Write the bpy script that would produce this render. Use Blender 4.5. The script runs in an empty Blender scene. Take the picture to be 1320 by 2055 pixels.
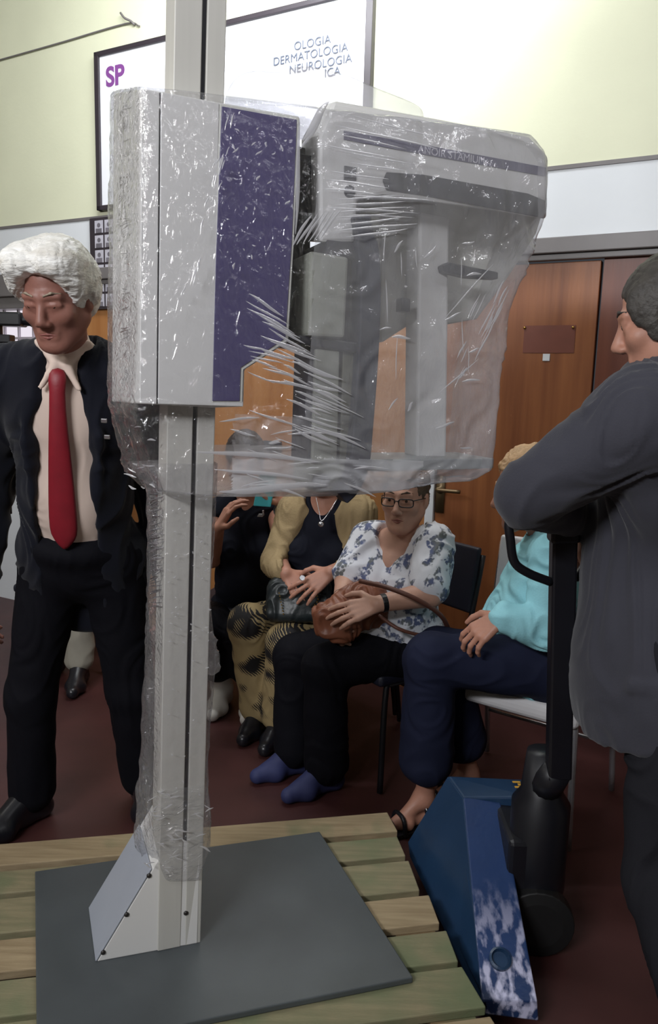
import bpy, math, random
import numpy as np
from mathutils import Vector, Matrix

SC = bpy.context.scene
COL = SC.collection
rng = random.Random(7)

# ------------------------------------------------------------------ camera, light, exposure
CAMH = 1.43; FPX = 1545.0; PITCH = math.radians(9.1); ROLL = math.radians(1.6)
r0 = Vector((1, 0, 0)); u0 = Vector((0, math.sin(PITCH), math.cos(PITCH))); FW = Vector((0, math.cos(PITCH), -math.sin(PITCH)))
CR = r0 * math.cos(ROLL) + u0 * math.sin(ROLL); CU = -r0 * math.sin(ROLL) + u0 * math.cos(ROLL)
CC = Vector((0, 0, CAMH))
cam = bpy.data.cameras.new('camera'); cam_ob = bpy.data.objects.new('camera', cam); COL.objects.link(cam_ob)
cam_ob.matrix_world = Matrix(((CR.x, CU.x, -FW.x, 0), (CR.y, CU.y, -FW.y, 0), (CR.z, CU.z, -FW.z, CAMH), (0, 0, 0, 1)))
cam.sensor_fit = 'HORIZONTAL'; cam.sensor_width = 36.0; cam.lens = 36.0 * FPX / 1320.0
cam.clip_start = 0.05
SC.camera = cam_ob
SC.view_settings.view_transform = 'Standard'; SC.view_settings.look = 'None'
SC.view_settings.gamma = 1.0; SC.view_settings.exposure = 0.0; SC.view_settings.use_curve_mapping = False
SC.cycles.use_denoising = True
SC.cycles.max_bounces = 8; SC.cycles.transparent_max_bounces = 24

W = bpy.data.worlds.new('world'); SC.world = W; W.use_nodes = True
W.node_tree.nodes['Background'].inputs[0].default_value = (0.8, 0.87, 1.0, 1)
W.node_tree.nodes['Background'].inputs[1].default_value = 0.05

def area(name, loc, target, sx, sy, power, col=(1, 1, 1)):
    L = bpy.data.lights.new(name, 'AREA'); L.shape = 'RECTANGLE'; L.size = sx; L.size_y = sy; L.energy = power; L.color = col
    o = bpy.data.objects.new(name, L); COL.objects.link(o); o.location = loc
    o.rotation_euler = (Vector(target) - Vector(loc)).to_track_quat('-Z', 'Y').to_euler()
    return o
area('ceiling_tube_near_board', (-0.45, 3.0, 3.55), (-0.45, 4.1, 2.75), 1.5, 0.25, 52, (0.95, 0.97, 1.0))
area('front_fill_light', (-1.9, -1.5, 2.9), (0.2, 1.8, 3.1), 1.5, 0.3, 128, (0.96, 0.97, 1.0))  # added fill behind the camera, placed to raise glints in the film
area('ceiling_tube_right', (1.6, 0.2, 3.4), (0.7, 2.6, 2.2), 1.2, 0.15, 10, (0.95, 0.96, 1.0))
area('ceiling_tube_window_side', (-2.4, 1.5, 2.9), (-0.4, 1.7, 2.5), 1.2, 0.2, 16, (1.0, 0.97, 0.92))

# ------------------------------------------------------------------ helpers: pixel rays, frames
def ray(x, y): return FW + CR * ((x - 660) / FPX) + CU * ((1027.5 - y) / FPX)
def at(x, y, Y): d = ray(x, y); return CC + d * (Y / d.y)
def atz(x, y, z): d = ray(x, y); return CC + d * ((z - CAMH) / d.z)
def onplane(x, y, P, N): d = ray(x, y); return CC + d * (N.dot(P - CC) / N.dot(d))

def lin(c):
    c = c / 255.0
    return c / 12.92 if c <= 0.04045 else ((c + 0.055) / 1.055) ** 2.4
def rgb(c): return (lin(c[0]), lin(c[1]), lin(c[2]), 1)

def mat(name, col, rough=0.6, metal=0.0, var=0.12, scale=12.0, bump=0.0, bscale=None, spec=0.5, col2=None, stretch=(1, 1, 1), sheen=0.0):
    m = bpy.data.materials.new(name); m.use_nodes = True
    nt = m.node_tree; b = nt.nodes['Principled BSDF']
    b.inputs['Roughness'].default_value = rough; b.inputs['Metallic'].default_value = metal
    b.inputs['Specular IOR Level'].default_value = spec
    tc = nt.nodes.new('ShaderNodeTexCoord'); mp = nt.nodes.new('ShaderNodeMapping'); mp.inputs['Scale'].default_value = stretch
    nt.links.new(tc.outputs['Object'], mp.inputs['Vector'])
    nz = nt.nodes.new('ShaderNodeTexNoise'); nz.inputs['Scale'].default_value = scale; nz.inputs['Detail'].default_value = 5
    nt.links.new(mp.outputs[0], nz.inputs['Vector'])
    cr = nt.nodes.new('ShaderNodeValToRGB')
    c1 = rgb(col)
    if col2 is None:
        a = [min(1, v * (1 - var)) for v in c1[:3]]; c = [min(1, v * (1 + var)) for v in c1[:3]]
    else: a = c1[:3]; c = rgb(col2)[:3]
    cr.color_ramp.elements[0].position = 0.3; cr.color_ramp.elements[1].position = 0.7
    cr.color_ramp.elements[0].color = (*a, 1); cr.color_ramp.elements[1].color = (*c, 1)
    nt.links.new(nz.outputs['Fac'], cr.inputs[0]); nt.links.new(cr.outputs[0], b.inputs['Base Color'])
    if bump > 0:
        n2 = nt.nodes.new('ShaderNodeTexNoise'); n2.inputs['Scale'].default_value = bscale or scale * 4; n2.inputs['Detail'].default_value = 4
        nt.links.new(mp.outputs[0], n2.inputs['Vector'])
        bp = nt.nodes.new('ShaderNodeBump'); bp.inputs['Strength'].default_value = bump; bp.inputs['Distance'].default_value = 0.01
        nt.links.new(n2.outputs['Fac'], bp.inputs['Height']); nt.links.new(bp.outputs[0], b.inputs['Normal'])
    if sheen: b.inputs['Sheen Weight'].default_value = sheen
    m['bsdf'] = 1
    return m

def emit_mat(name, col, s):
    m = bpy.data.materials.new(name); m.use_nodes = True; nt = m.node_tree
    nt.nodes.remove(nt.nodes['Principled BSDF'])
    e = nt.nodes.new('ShaderNodeEmission'); e.inputs[0].default_value = rgb(col); e.inputs[1].default_value = s
    nt.links.new(e.outputs[0], nt.nodes['Material Output'].inputs[0]); return m

# ------------------------------------------------------------------ object helpers
ROOTLOC = {}
def thing(name, label, cat, loc=(0, 0, 0), group=None):
    o = bpy.data.objects.new(name, None); COL.objects.link(o); o.location = loc; o.empty_display_size = 0.1
    o['label'] = label; o['category'] = cat
    if group: o['group'] = group
    ROOTLOC[o.name] = Vector(loc); return o
def tag(o, label, cat, group=None):
    o['label'] = label; o['category'] = cat
    if group: o['group'] = group
    return o
def wloc(p):
    if p is None: return Vector((0, 0, 0))
    return ROOTLOC.get(p.name, Vector((0, 0, 0)))

def link(name, me, mats, parent=None, loc=None, smooth=True):
    o = bpy.data.objects.new(name, me); COL.objects.link(o)
    for m in (mats if isinstance(mats, (list, tuple)) else [mats]): me.materials.append(m)
    if smooth: me.polygons.foreach_set('use_smooth', [True] * len(me.polygons))
    if parent is not None: o.parent = parent; ROOTLOC[o.name] = wloc(parent)
    elif loc is not None: o.location = loc; ROOTLOC[o.name] = Vector(loc)
    return o

class MB:
    def __init__(s): s.v = []; s.f = []; s.m = []
    def add(s, vs, fs, mi=0):
        n = len(s.v); s.v += [Vector(v) for v in vs]; s.f += [[i + n for i in f] for f in fs]; s.m += [mi] * len(fs); return s
    def hexa(s, b, t, mi=0):      # bottom quad, top quad
        return s.add(list(b) + list(t), [(3, 2, 1, 0), (4, 5, 6, 7), (0, 1, 5, 4), (1, 2, 6, 5), (2, 3, 7, 6), (3, 0, 4, 7)], mi)
    def box(s, c, ax, ay, az, mi=0):   # centre, half-axis vectors
        c = Vector(c); ax = Vector(ax); ay = Vector(ay); az = Vector(az)
        q = [c - ax - ay, c + ax - ay, c + ax + ay, c - ax + ay]
        return s.hexa([p - az for p in q], [p + az for p in q], mi)
    def poly(s, front, back, mi=0):
        n = len(front)
        fs = [tuple(range(n)), tuple(range(2 * n - 1, n - 1, -1))] + [(i, i + n, (i + 1) % n + n, (i + 1) % n) for i in range(n)]
        return s.add(list(front) + list(back), fs, mi)
    def tube(s, pts, rad, n=12, mi=0, closed=False, flat=None):
        pts = [Vector(p) for p in pts]; k = len(pts); rr = rad if isinstance(rad, (list, tuple)) else [rad] * k
        vs = []; prev = None
        for i, p in enumerate(pts):
            if closed: d = (pts[(i + 1) % k] - pts[i - 1])
            else: d = pts[min(i + 1, k - 1)] - pts[max(i - 1, 0)]
            d.normalize()
            if prev is None:
                a = d.cross(Vector((0, 0, 1)))
                if a.length < 0.05: a = d.cross(Vector((1, 0, 0)))
            else: a = prev - d * prev.dot(d)
            a.normalize(); b = d.cross(a); prev = a
            for j in range(n):
                t = 2 * math.pi * j / n; vs.append(p + a * (math.cos(t) * rr[i]) + b * (math.sin(t) * rr[i]))
        fs = []
        for i in range(k if closed else k - 1):
            i2 = (i + 1) % k
            for j in range(n):
                fs.append((i * n + j, i * n + (j + 1) % n, i2 * n + (j + 1) % n, i2 * n + j))
        if not closed: fs += [tuple(range(n - 1, -1, -1)), tuple(range((k - 1) * n, k * n))]
        return s.add(vs, fs, mi)
    def lathe(s, c, axis, prof, n=24, mi=0):    # prof: (radius, along)
        c = Vector(c); ax = Vector(axis).normalized(); a = ax.orthogonal().normalized(); b = ax.cross(a)
        vs = []
        for r, h in prof:
            for j in range(n):
                t = 2 * math.pi * j / n; vs.append(c + ax * h + a * (r * math.cos(t)) + b * (r * math.sin(t)))
        fs = []
        for i in range(len(prof) - 1):
            for j in range(n): fs.append((i * n + j, i * n + (j + 1) % n, (i + 1) * n + (j + 1) % n, (i + 1) * n + j))
        fs += [tuple(range(n - 1, -1, -1)), tuple(range((len(prof) - 1) * n, len(prof) * n))]
        return s.add(vs, fs, mi)
    def build(s, name, m, parent=None, bevel=0.0, seg=2, smooth=False, loc=None, sub=0):
        L = wloc(parent) if parent is not None else (Vector(loc) if loc is not None else Vector((0, 0, 0)))
        me = bpy.data.meshes.new(name); me.from_pydata([tuple(v - L) for v in s.v], [], s.f)
        me.polygons.foreach_set('material_index', s.m); me.validate()
        o = link(name, me, m, parent, loc=L if parent is None else None, smooth=smooth)
        import bmesh
        bm = bmesh.new(); bm.from_mesh(me); bmesh.ops.recalc_face_normals(bm, faces=bm.faces); bm.to_mesh(me); bm.free()
        if bevel > 0:
            md = o.modifiers.new('bevel', 'BEVEL'); md.width = bevel; md.segments = seg; md.limit_method = 'ANGLE'; md.angle_limit = math.radians(40); md.harden_normals = False
        if sub:
            md = o.modifiers.new('sub', 'SUBSURF'); md.levels = sub; md.render_levels = sub
        return o

def structure(o): o['kind'] = 'structure'; return o

def bez(pts, n=10):     # catmull-rom through points
    P = [Vector(p) for p in pts]; P = [P[0] * 2 - P[1]] + P + [P[-1] * 2 - P[-2]]; out = []
    for i in range(1, len(P) - 2):
        for k in range(n):
            t = k / n; a, b, c, d = P[i - 1], P[i], P[i + 1], P[i + 2]
            out.append(0.5 * ((2 * b) + (c - a) * t + (2 * a - 5 * b + 4 * c - d) * t * t + (3 * b - a - 3 * c + d) * t ** 3))
    out.append(P[-2]); return out

def text(name, s, origin, xdir, zdir, size, m, parent, align='LEFT', extrude=0.0015, shear=0.0, bold=0.0):
    c = bpy.data.curves.new(name, 'FONT'); c.body = s; c.offset = bold; c.size = size; c.align_x = align; c.extrude = extrude; c.shear = shear
    o = bpy.data.objects.new(name, c); COL.objects.link(o); c.materials.append(m)
    x = Vector(xdir).normalized(); z = Vector(zdir).normalized(); n = x.cross(z)
    M = Matrix(((x.x, z.x, n.x, origin[0]), (x.y, z.y, n.y, origin[1]), (x.z, z.z, n.z, origin[2]), (0, 0, 0, 1)))
    if parent is not None:
        L = wloc(parent); M.translation = Vector(origin) - L; o.parent = parent
    o.matrix_local = M
    bpy.context.view_layer.update()
    me = bpy.data.meshes.new_from_object(o.evaluated_get(bpy.context.evaluated_depsgraph_get()))
    o2 = bpy.data.objects.new(name, me); COL.objects.link(o2); o2.parent = parent; o2.matrix_local = M
    bpy.data.objects.remove(o); o2.name = name
    if not me.materials: me.materials.append(m)
    return o2

# ------------------------------------------------------------------ value noise and implicit surfaces
_perm = np.random.RandomState(3).rand(64, 64, 64).astype(np.float32)
def vnoise(P):
    i = np.floor(P).astype(int); f = (P - i).astype(np.float32); f = f * f * (3 - 2 * f); i &= 63; j = (i + 1) & 63
    x0, y0, z0 = i.T; x1, y1, z1 = j.T; fx, fy, fz = f.T
    L = lambda a, b, t: a + (b - a) * t
    return L(L(L(_perm[x0, y0, z0], _perm[x1, y0, z0], fx), L(_perm[x0, y1, z0], _perm[x1, y1, z0], fx), fy),
             L(L(_perm[x0, y0, z1], _perm[x1, y0, z1], fx), L(_perm[x0, y1, z1], _perm[x1, y1, z1], fx), fy), fz) * 2 - 1

def A(v): return np.array([v[0], v[1], v[2]], dtype=np.float32)

class SDF:
    def __init__(s, h): s.ops = []; s.h = h
    def cap(s, a, b, ra, rb, k=0.02, sub=False): s.ops.append(('c', A(a), A(b), ra, rb, k, sub)); return s
    def ell(s, c, r, R=None, k=0.02, sub=False): s.ops.append(('e', A(c), np.array(r, np.float32), np.eye(3, dtype=np.float32) if R is None else R, k, sub)); return s
    def box(s, c, r, R=None, rnd=0.01, k=0.01, sub=False): s.ops.append(('b', A(c), np.array(r, np.float32), np.eye(3, dtype=np.float32) if R is None else R, rnd, k, sub)); return s
    def mesh(s, name, wrinkle=0.0, wfreq=(8, 8, 8), smooth_it=0, wr2=0.0, clip=None):
        h = s.h; lo = np.full(3, 1e9); hi = -lo; bbs = []
        for o in s.ops:
            if o[0] == 'c': r = max(o[3], o[4]); a = np.minimum(o[1], o[2]) - r; b = np.maximum(o[1], o[2]) + r
            else:
                e = (np.abs(o[3]) @ o[2]) + (o[4] if o[0] == 'b' else 0); a = o[1] - e; b = o[1] + e
            k = o[5] if o[0] in 'cb' else o[4]
            m = k + 3 * h; bbs.append((a - m, b + m))
            if not o[-1]: lo = np.minimum(lo, a - k); hi = np.maximum(hi, b + k)
        lo -= 4 * h; hi += 4 * h
        n = np.ceil((hi - lo) / h).astype(int) + 1
        F = np.full(n, 0.2, np.float32)
        for o, (a, b) in zip(s.ops, bbs):
            i0 = np.clip(np.floor((a - lo) / h).astype(int), 0, n); i1 = np.clip(np.ceil((b - lo) / h).astype(int) + 1, 0, n)
            if np.any(i1 <= i0): continue
            X = (np.arange(i0[0], i1[0]) * h + lo[0]).astype(np.float32)[:, None, None]
            Y = (np.arange(i0[1], i1[1]) * h + lo[1]).astype(np.float32)[None, :, None]
            Z = (np.arange(i0[2], i1[2]) * h + lo[2]).astype(np.float32)[None, None, :]
            if o[0] == 'c':
                _, p, q, ra, rb, k, sub = o; d = q - p; L = max(float(d @ d), 1e-9)
                px, py, pz = X - p[0], Y - p[1], Z - p[2]
                t = np.clip((px * d[0] + py * d[1] + pz * d[2]) / L, 0, 1)
                D = np.sqrt((px - t * d[0]) ** 2 + (py - t * d[1]) ** 2 + (pz - t * d[2]) ** 2) - (ra + (rb - ra) * t)
            else:
                c, r, R = o[1], o[2], o[3]; px, py, pz = X - c[0], Y - c[1], Z - c[2]
                l = [px * R[0, i] + py * R[1, i] + pz * R[2, i] for i in range(3)]
                if o[0] == 'e':
                    k, sub = o[4], o[5]
                    k0 = np.sqrt((l[0] / r[0]) ** 2 + (l[1] / r[1]) ** 2 + (l[2] / r[2]) ** 2)
                    k1 = np.sqrt((l[0] / r[0] ** 2) ** 2 + (l[1] / r[1] ** 2) ** 2 + (l[2] / r[2] ** 2) ** 2) + 1e-6
                    D = k0 * (k0 - 1) / k1
                else:
                    rnd, k, sub = o[4], o[5], o[6]
                    q = [np.abs(l[i]) - (r[i] - rnd) for i in range(3)]
                    D = np.sqrt(sum(np.maximum(v, 0) ** 2 for v in q)) + np.minimum(np.maximum(np.maximum(q[0], q[1]), q[2]), 0) - rnd
            sl = tuple(slice(i0[i], i1[i]) for i in range(3)); f = F[sl]
            if sub: D = -D; H = np.clip(0.5 - 0.5 * (f - D) / k, 0, 1); F[sl] = f + (D - f) * H + k * H * (1 - H)
            else: H = np.clip(0.5 + 0.5 * (D - f) / k, 0, 1); F[sl] = D + (f - D) * H - k * H * (1 - H)
        V, Q = nets(F); V = V * h + lo
        nrm = None
        if smooth_it or wrinkle or wr2:
            def vn(V):
                a, b, c, d = (V[Q[:, i]] for i in range(4)); fn = np.cross(c - a, d - b); N = np.zeros_like(V)
                for i in range(4):
                    for ax in range(3): N[:, ax] += np.bincount(Q[:, i], fn[:, ax], len(V))
                return N / (np.linalg.norm(N, axis=1, keepdims=True) + 1e-12)
            for _ in range(smooth_it):
                S = np.zeros_like(V); C = np.zeros(len(V))
                for i in range(4):
                    for jn in (1, 3):
                        for ax in range(3): S[:, ax] += np.bincount(Q[:, i], V[Q[:, (i + jn) % 4], ax], len(V))
                        C += np.bincount(Q[:, i], minlength=len(V))
                V = V * 0.4 + 0.6 * S / np.maximum(C, 1)[:, None]
            if wrinkle or wr2:
                N = vn(V); fq = np.array(wfreq)
                w1 = vnoise(V * fq + 7.3)
                if wrinkle:
                    w = vnoise(V * fq + 2.5 * w1[:, None])
                    V = V + N * (wrinkle * (0.35 - np.abs(w) * 1.4))[:, None]
                if wr2: V = V + N * (wr2 * vnoise(V * fq * 3.1))[:, None]
        me = bpy.data.meshes.new(name)
        me.vertices.add(len(V)); me.loops.add(Q.size); me.polygons.add(len(Q))
        s.V = V; s.Q = Q; s.me = me
        me.loops.foreach_set('vertex_index', Q.ravel().astype(np.int32)); me.polygons.foreach_set('loop_start', np.arange(0, Q.size, 4, dtype=np.int32))
        return me
    def build(s, name, m, parent, **kw):
        me = s.mesh(name, **kw); L = np.array(wloc(parent))
        me.vertices.foreach_set('co', (s.V - L).astype(np.float32).ravel()); me.update(calc_edges=True)
        return link(name, me, m, parent)

def nets(F):
    S = F < 0
    n = np.array(F.shape) - 1
    cnt = np.zeros(n, np.int8); offs = [(i, j, k) for i in (0, 1) for j in (0, 1) for k in (0, 1)]
    sl = lambda o: tuple(slice(o[i], o[i] + n[i]) for i in range(3))
    for o in offs: cnt += S[sl(o)]
    act = (cnt > 0) & (cnt < 8); I = np.argwhere(act); idx = np.full(n, -1, np.int32); idx[act] = np.arange(len(I))
    P = np.zeros((len(I), 3)); C = np.zeros(len(I)); vals = {o: F[I[:, 0] + o[0], I[:, 1] + o[1], I[:, 2] + o[2]] for o in offs}
    for o in offs:
        for ax in range(3):
            if o[ax]: continue
            q = list(o); q[ax] = 1; q = tuple(q); fa, fb = vals[o], vals[q]; mk = (fa < 0) != (fb < 0)
            t = np.where(mk, fa / np.where(mk, fa - fb, 1), 0)
            for a in range(3): P[:, a] += mk * (o[a] + t * (q[a] - o[a]))
            C += mk
    P = P / C[:, None] + I; quads = []
    for ax in range(3):
        b, c = (ax + 1) % 3, (ax + 2) % 3
        s0 = [None] * 3; s1 = [None] * 3
        s0[ax] = slice(0, -1); s1[ax] = slice(1, None)
        for t in (b, c): s0[t] = slice(1, -1); s1[t] = slice(1, -1)
        a0 = S[tuple(s0)]; a1 = S[tuple(s1)]; E = np.argwhere(a0 != a1)
        ins = a0[E[:, 0], E[:, 1], E[:, 2]]
        def cell(db, dc):
            q = E.copy(); q[:, b] += db; q[:, c] += dc; return idx[q[:, 0], q[:, 1], q[:, 2]]
        q = np.stack([cell(0, 0), cell(1, 0), cell(1, 1), cell(0, 1)], 1)
        q[~ins] = q[~ins][:, ::-1]; quads.append(q)
    return P, np.concatenate(quads)

# ------------------------------------------------------------------ materials
M = {}
M['yellow'] = mat('yellow_paint', (222, 224, 196), 0.6, var=0.03, scale=3, bump=0.05, bscale=60)
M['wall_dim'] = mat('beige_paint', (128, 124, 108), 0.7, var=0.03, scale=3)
M['white_band'] = mat('white_paint', (222, 226, 230), 0.55, var=0.02, scale=3)
M['grey_frame'] = mat('grey_metal_frame', (112, 108, 108), 0.45, var=0.05)
M['dark_frame'] = mat('dark_frame', (52, 46, 52), 0.4, var=0.08)
def wood_mat(name, c1, c2, stretch, scale=6, rough=0.45, bump=0.05):
    m = mat(name, c1, rough, col2=c2, stretch=stretch, scale=scale, bump=bump, bscale=scale * 5); return m
M['door'] = wood_mat('reddish_door_veneer', (126, 72, 40), (158, 98, 57), (9, 9, 0.5), 2.2)
M['door_red'] = wood_mat('red_brown_veneer', (100, 52, 38), (118, 66, 48), (9, 9, 0.5), 2.2)
M['clad'] = wood_mat('ochre_wood_cladding', (158, 104, 58), (178, 126, 78), (7, 7, 0.5), 2.0)
M['floor'] = mat('dark_red_floor', (68, 38, 37), 0.45, var=0.18, scale=5, bump=0.04)
M['ceiling'] = mat('ceiling_paint', (170, 170, 168), 0.8, var=0.02)
M['board'] = mat('white_board_print', (238, 240, 246), 0.35, var=0.01)
M['pale'] = mat('pale_grey_enamel', (216, 215, 213), 0.38, var=0.02, scale=4)
M['pale2'] = mat('pale_grey_enamel_side', (212, 212, 205), 0.4, var=0.02, scale=4)
M['pole'] = mat('grey_aluminium_profile', (192, 190, 184), 0.42, var=0.03, stretch=(20, 20, 0.6), scale=4)
M['purple'] = mat('dark_violet_panel', (86, 80, 118), 0.3, var=0.06, scale=5)
M['stripe'] = mat('violet_grey_stripe', (82, 78, 106), 0.4, var=0.05)
M['dark'] = mat('dark_grey_plastic', (44, 44, 52), 0.4, var=0.1)
M['black'] = mat('black_plastic', (18, 18, 22), 0.4, var=0.1)
M['olive'] = mat('olive_grey_metal', (112, 112, 100), 0.45, var=0.06)
M['greyg'] = mat('grey_green_metal', (150, 152, 142), 0.45, var=0.05)
M['letter'] = mat('pale_lettering', (186, 184, 196), 0.5, var=0.0)
M['plate'] = mat('dark_grey_steel_plate', (74, 79, 82), 0.42, var=0.16, scale=5, bump=0.03, bscale=40)
M['screw'] = mat('dark_screw', (40, 36, 34), 0.4, var=0.05)
M['jackblue'] = mat('blue_jack_paint', (30, 54, 82), 0.3, var=0.1, scale=7, bump=0.05, bscale=30)
def worn_glint_blue():
    m = mat('worn_blue_paint_with_glints', (38, 58, 98), 0.28, var=0.1, scale=8, bump=0.12, bscale=60)
    nt = m.node_tree; b = nt.nodes['Principled BSDF']
    tc = nt.nodes.new('ShaderNodeTexCoord'); nz = nt.nodes.new('ShaderNodeTexNoise'); nz.inputs['Scale'].default_value = 28; nz.inputs['Detail'].default_value = 6
    mp = nt.nodes.new('ShaderNodeMapping'); mp.inputs['Scale'].default_value = (1.6, 0.7, 1); nt.links.new(tc.outputs['Object'], mp.inputs[0]); nt.links.new(mp.outputs[0], nz.inputs['Vector'])
    cr = nt.nodes.new('ShaderNodeValToRGB'); cr.color_ramp.elements[0].position = 0.46; cr.color_ramp.elements[1].position = 0.60
    nt.links.new(nz.outputs['Fac'], cr.inputs[0])
    sx = nt.nodes.new('ShaderNodeSeparateXYZ'); nt.links.new(tc.outputs['Object'], sx.inputs[0])
    mr = nt.nodes.new('ShaderNodeMapRange'); mr.inputs[1].default_value = -0.05; mr.inputs[2].default_value = -0.28; nt.links.new(sx.outputs[1], mr.inputs[0])
    mu = nt.nodes.new('ShaderNodeMath'); mu.operation = 'MULTIPLY'; nt.links.new(cr.outputs[0], mu.inputs[0]); nt.links.new(mr.outputs[0], mu.inputs[1])
    mx = nt.nodes.new('ShaderNodeMix'); mx.data_type = 'RGBA'
    src = b.inputs['Base Color'].links[0].from_socket
    nt.links.new(mu.outputs[0], mx.inputs[0]); nt.links.new(src, mx.inputs[6]); mx.inputs[7].default_value = rgb((196, 196, 222))  # lilac patches: worn scratches plus a painted gloss reflection near the tip
    nt.links.new(mx.outputs[2], b.inputs['Base Color']); return m
M['wornglintblue'] = worn_glint_blue()
M['jackblack'] = mat('black_jack_steel', (20, 20, 26), 0.4, var=0.1)
M['rubber'] = mat('black_rubber', (16, 16, 17), 0.6, var=0.1)
M['chrome'] = mat('pale_metal_tube', (188, 188, 192), 0.25, metal=0.8, var=0.04)
M['chairwhite'] = mat('off_white_chair_shell', (206, 204, 206), 0.4, var=0.03)
M['chairdark'] = mat('dark_navy_chair_shell', (26, 28, 42), 0.5, var=0.1)
M['skin'] = mat('skin_tan', (178, 128, 108), 0.5, var=0.08, scale=25, bump=0.05, bscale=120)
M['skin_red'] = mat('skin_ruddy', (142, 96, 84), 0.5, var=0.1, scale=20, bump=0.06, bscale=120)
M['skin_pale'] = mat('skin_pale', (194, 150, 130), 0.5, var=0.08, scale=25, bump=0.05, bscale=120)
M['eye'] = mat('dark_eye', (60, 46, 40), 0.2, var=0.1)
M['eyewhite'] = mat('eye_white', (214, 208, 200), 0.25, var=0.02)
M['lips'] = mat('muted_lips', (140, 84, 78), 0.45, var=0.05)
M['hair_white'] = mat('white_hair', (246, 246, 244), 0.5, var=0.0, col2=(206, 202, 194), scale=9, stretch=(1, 3, 5), bump=0.5, bscale=40)
M['hair_dark'] = mat('short_dark_grey_hair', (62, 58, 54), 0.6, var=0.25, scale=40, bump=0.25, bscale=160)
M['hair_brown'] = mat('short_brown_hair', (92, 74, 58), 0.6, var=0.25, scale=30, bump=0.5, bscale=90)
M['hair_blond'] = mat('sandy_blond_hair', (196, 160, 120), 0.6, var=0.2, scale=30, bump=0.5, bscale=90)
M['hair_black'] = mat('dark_brown_hair', (40, 30, 28), 0.5, var=0.25, scale=30, bump=0.5, bscale=90)
M['hair_grey'] = mat('grey_blond_hair', (150, 136, 118), 0.6, var=0.25, scale=30, bump=0.5, bscale=90)
M['navy_suit'] = mat('navy_suit_wool', (19, 21, 31), 0.8, var=0.12, scale=6, bump=0.08, bscale=200, sheen=0.1)
M['black_cloth'] = mat('black_trouser_cloth', (16, 16, 22), 0.8, var=0.12, scale=6, bump=0.08, bscale=200)
M['grey_suit'] = mat('charcoal_suit_wool', (62, 62, 70), 0.82, var=0.1, scale=6, bump=0.1, bscale=220, sheen=0.15)
M['grey_trouser'] = mat('charcoal_trouser_wool', (36, 36, 41), 0.82, var=0.1, scale=6, bump=0.1, bscale=220)
M['shirt'] = mat('cream_shirt_cotton', (216, 196, 184), 0.75, var=0.04, scale=5)
M['tie'] = mat('red_tie_silk', (130, 22, 37), 0.5, var=0.08, scale=30, bump=0.05)
M['shoe_black'] = mat('black_leather', (24, 24, 30), 0.3, var=0.1)
M['shoe_blue'] = mat('blue_canvas', (44, 50, 92), 0.7, var=0.1)
M['shoe_white'] = mat('white_trainer', (206, 202, 196), 0.6, var=0.05)
M['cardigan_tan'] = mat('tan_knit', (160, 140, 106), 0.85, var=0.12, scale=10, bump=0.2, bscale=150)
M['dark_top'] = mat('black_jersey', (26, 28, 38), 0.8, var=0.1, scale=8, bump=0.06, bscale=150)
M['turq'] = mat('turquoise_knit', (150, 208, 218), 0.8, var=0.05, scale=10, bump=0.15, bscale=200)
M['navy_trouser'] = mat('navy_trouser_cloth', (30, 34, 54), 0.8, var=0.1, scale=6)
M['bag_brown'] = mat('brown_leather', (132, 80, 58), 0.45, var=0.15, scale=14, bump=0.1)
M['bag_black'] = mat('dark_green_black_leather', (36, 42, 44), 0.4, var=0.15, scale=14, bump=0.15)
M['strap'] = mat('dark_brown_strap', (96, 58, 46), 0.5, var=0.1)
M['gold'] = mat('gold_metal', (196, 160, 90), 0.3, metal=0.9, var=0.05)
M['dull_brass'] = mat('dull_brass', (112, 94, 68), 0.4, metal=0.6, var=0.05)
M['silver'] = mat('silver_metal', (200, 200, 204), 0.25, metal=0.9, var=0.05)
M['pale_trouser'] = mat('pale_khaki_cloth', (150, 146, 134), 0.8, var=0.08)
M['skin_leg'] = M['skin']
for k_ in ('navy_suit', 'black_cloth', 'grey_suit', 'grey_trouser', 'navy_trouser', 'dark_top', 'shirt', 'turq', 'cardigan_tan'): M[k_].node_tree.nodes['Principled BSDF'].inputs['Specular IOR Level'].default_value = 0.12

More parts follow.
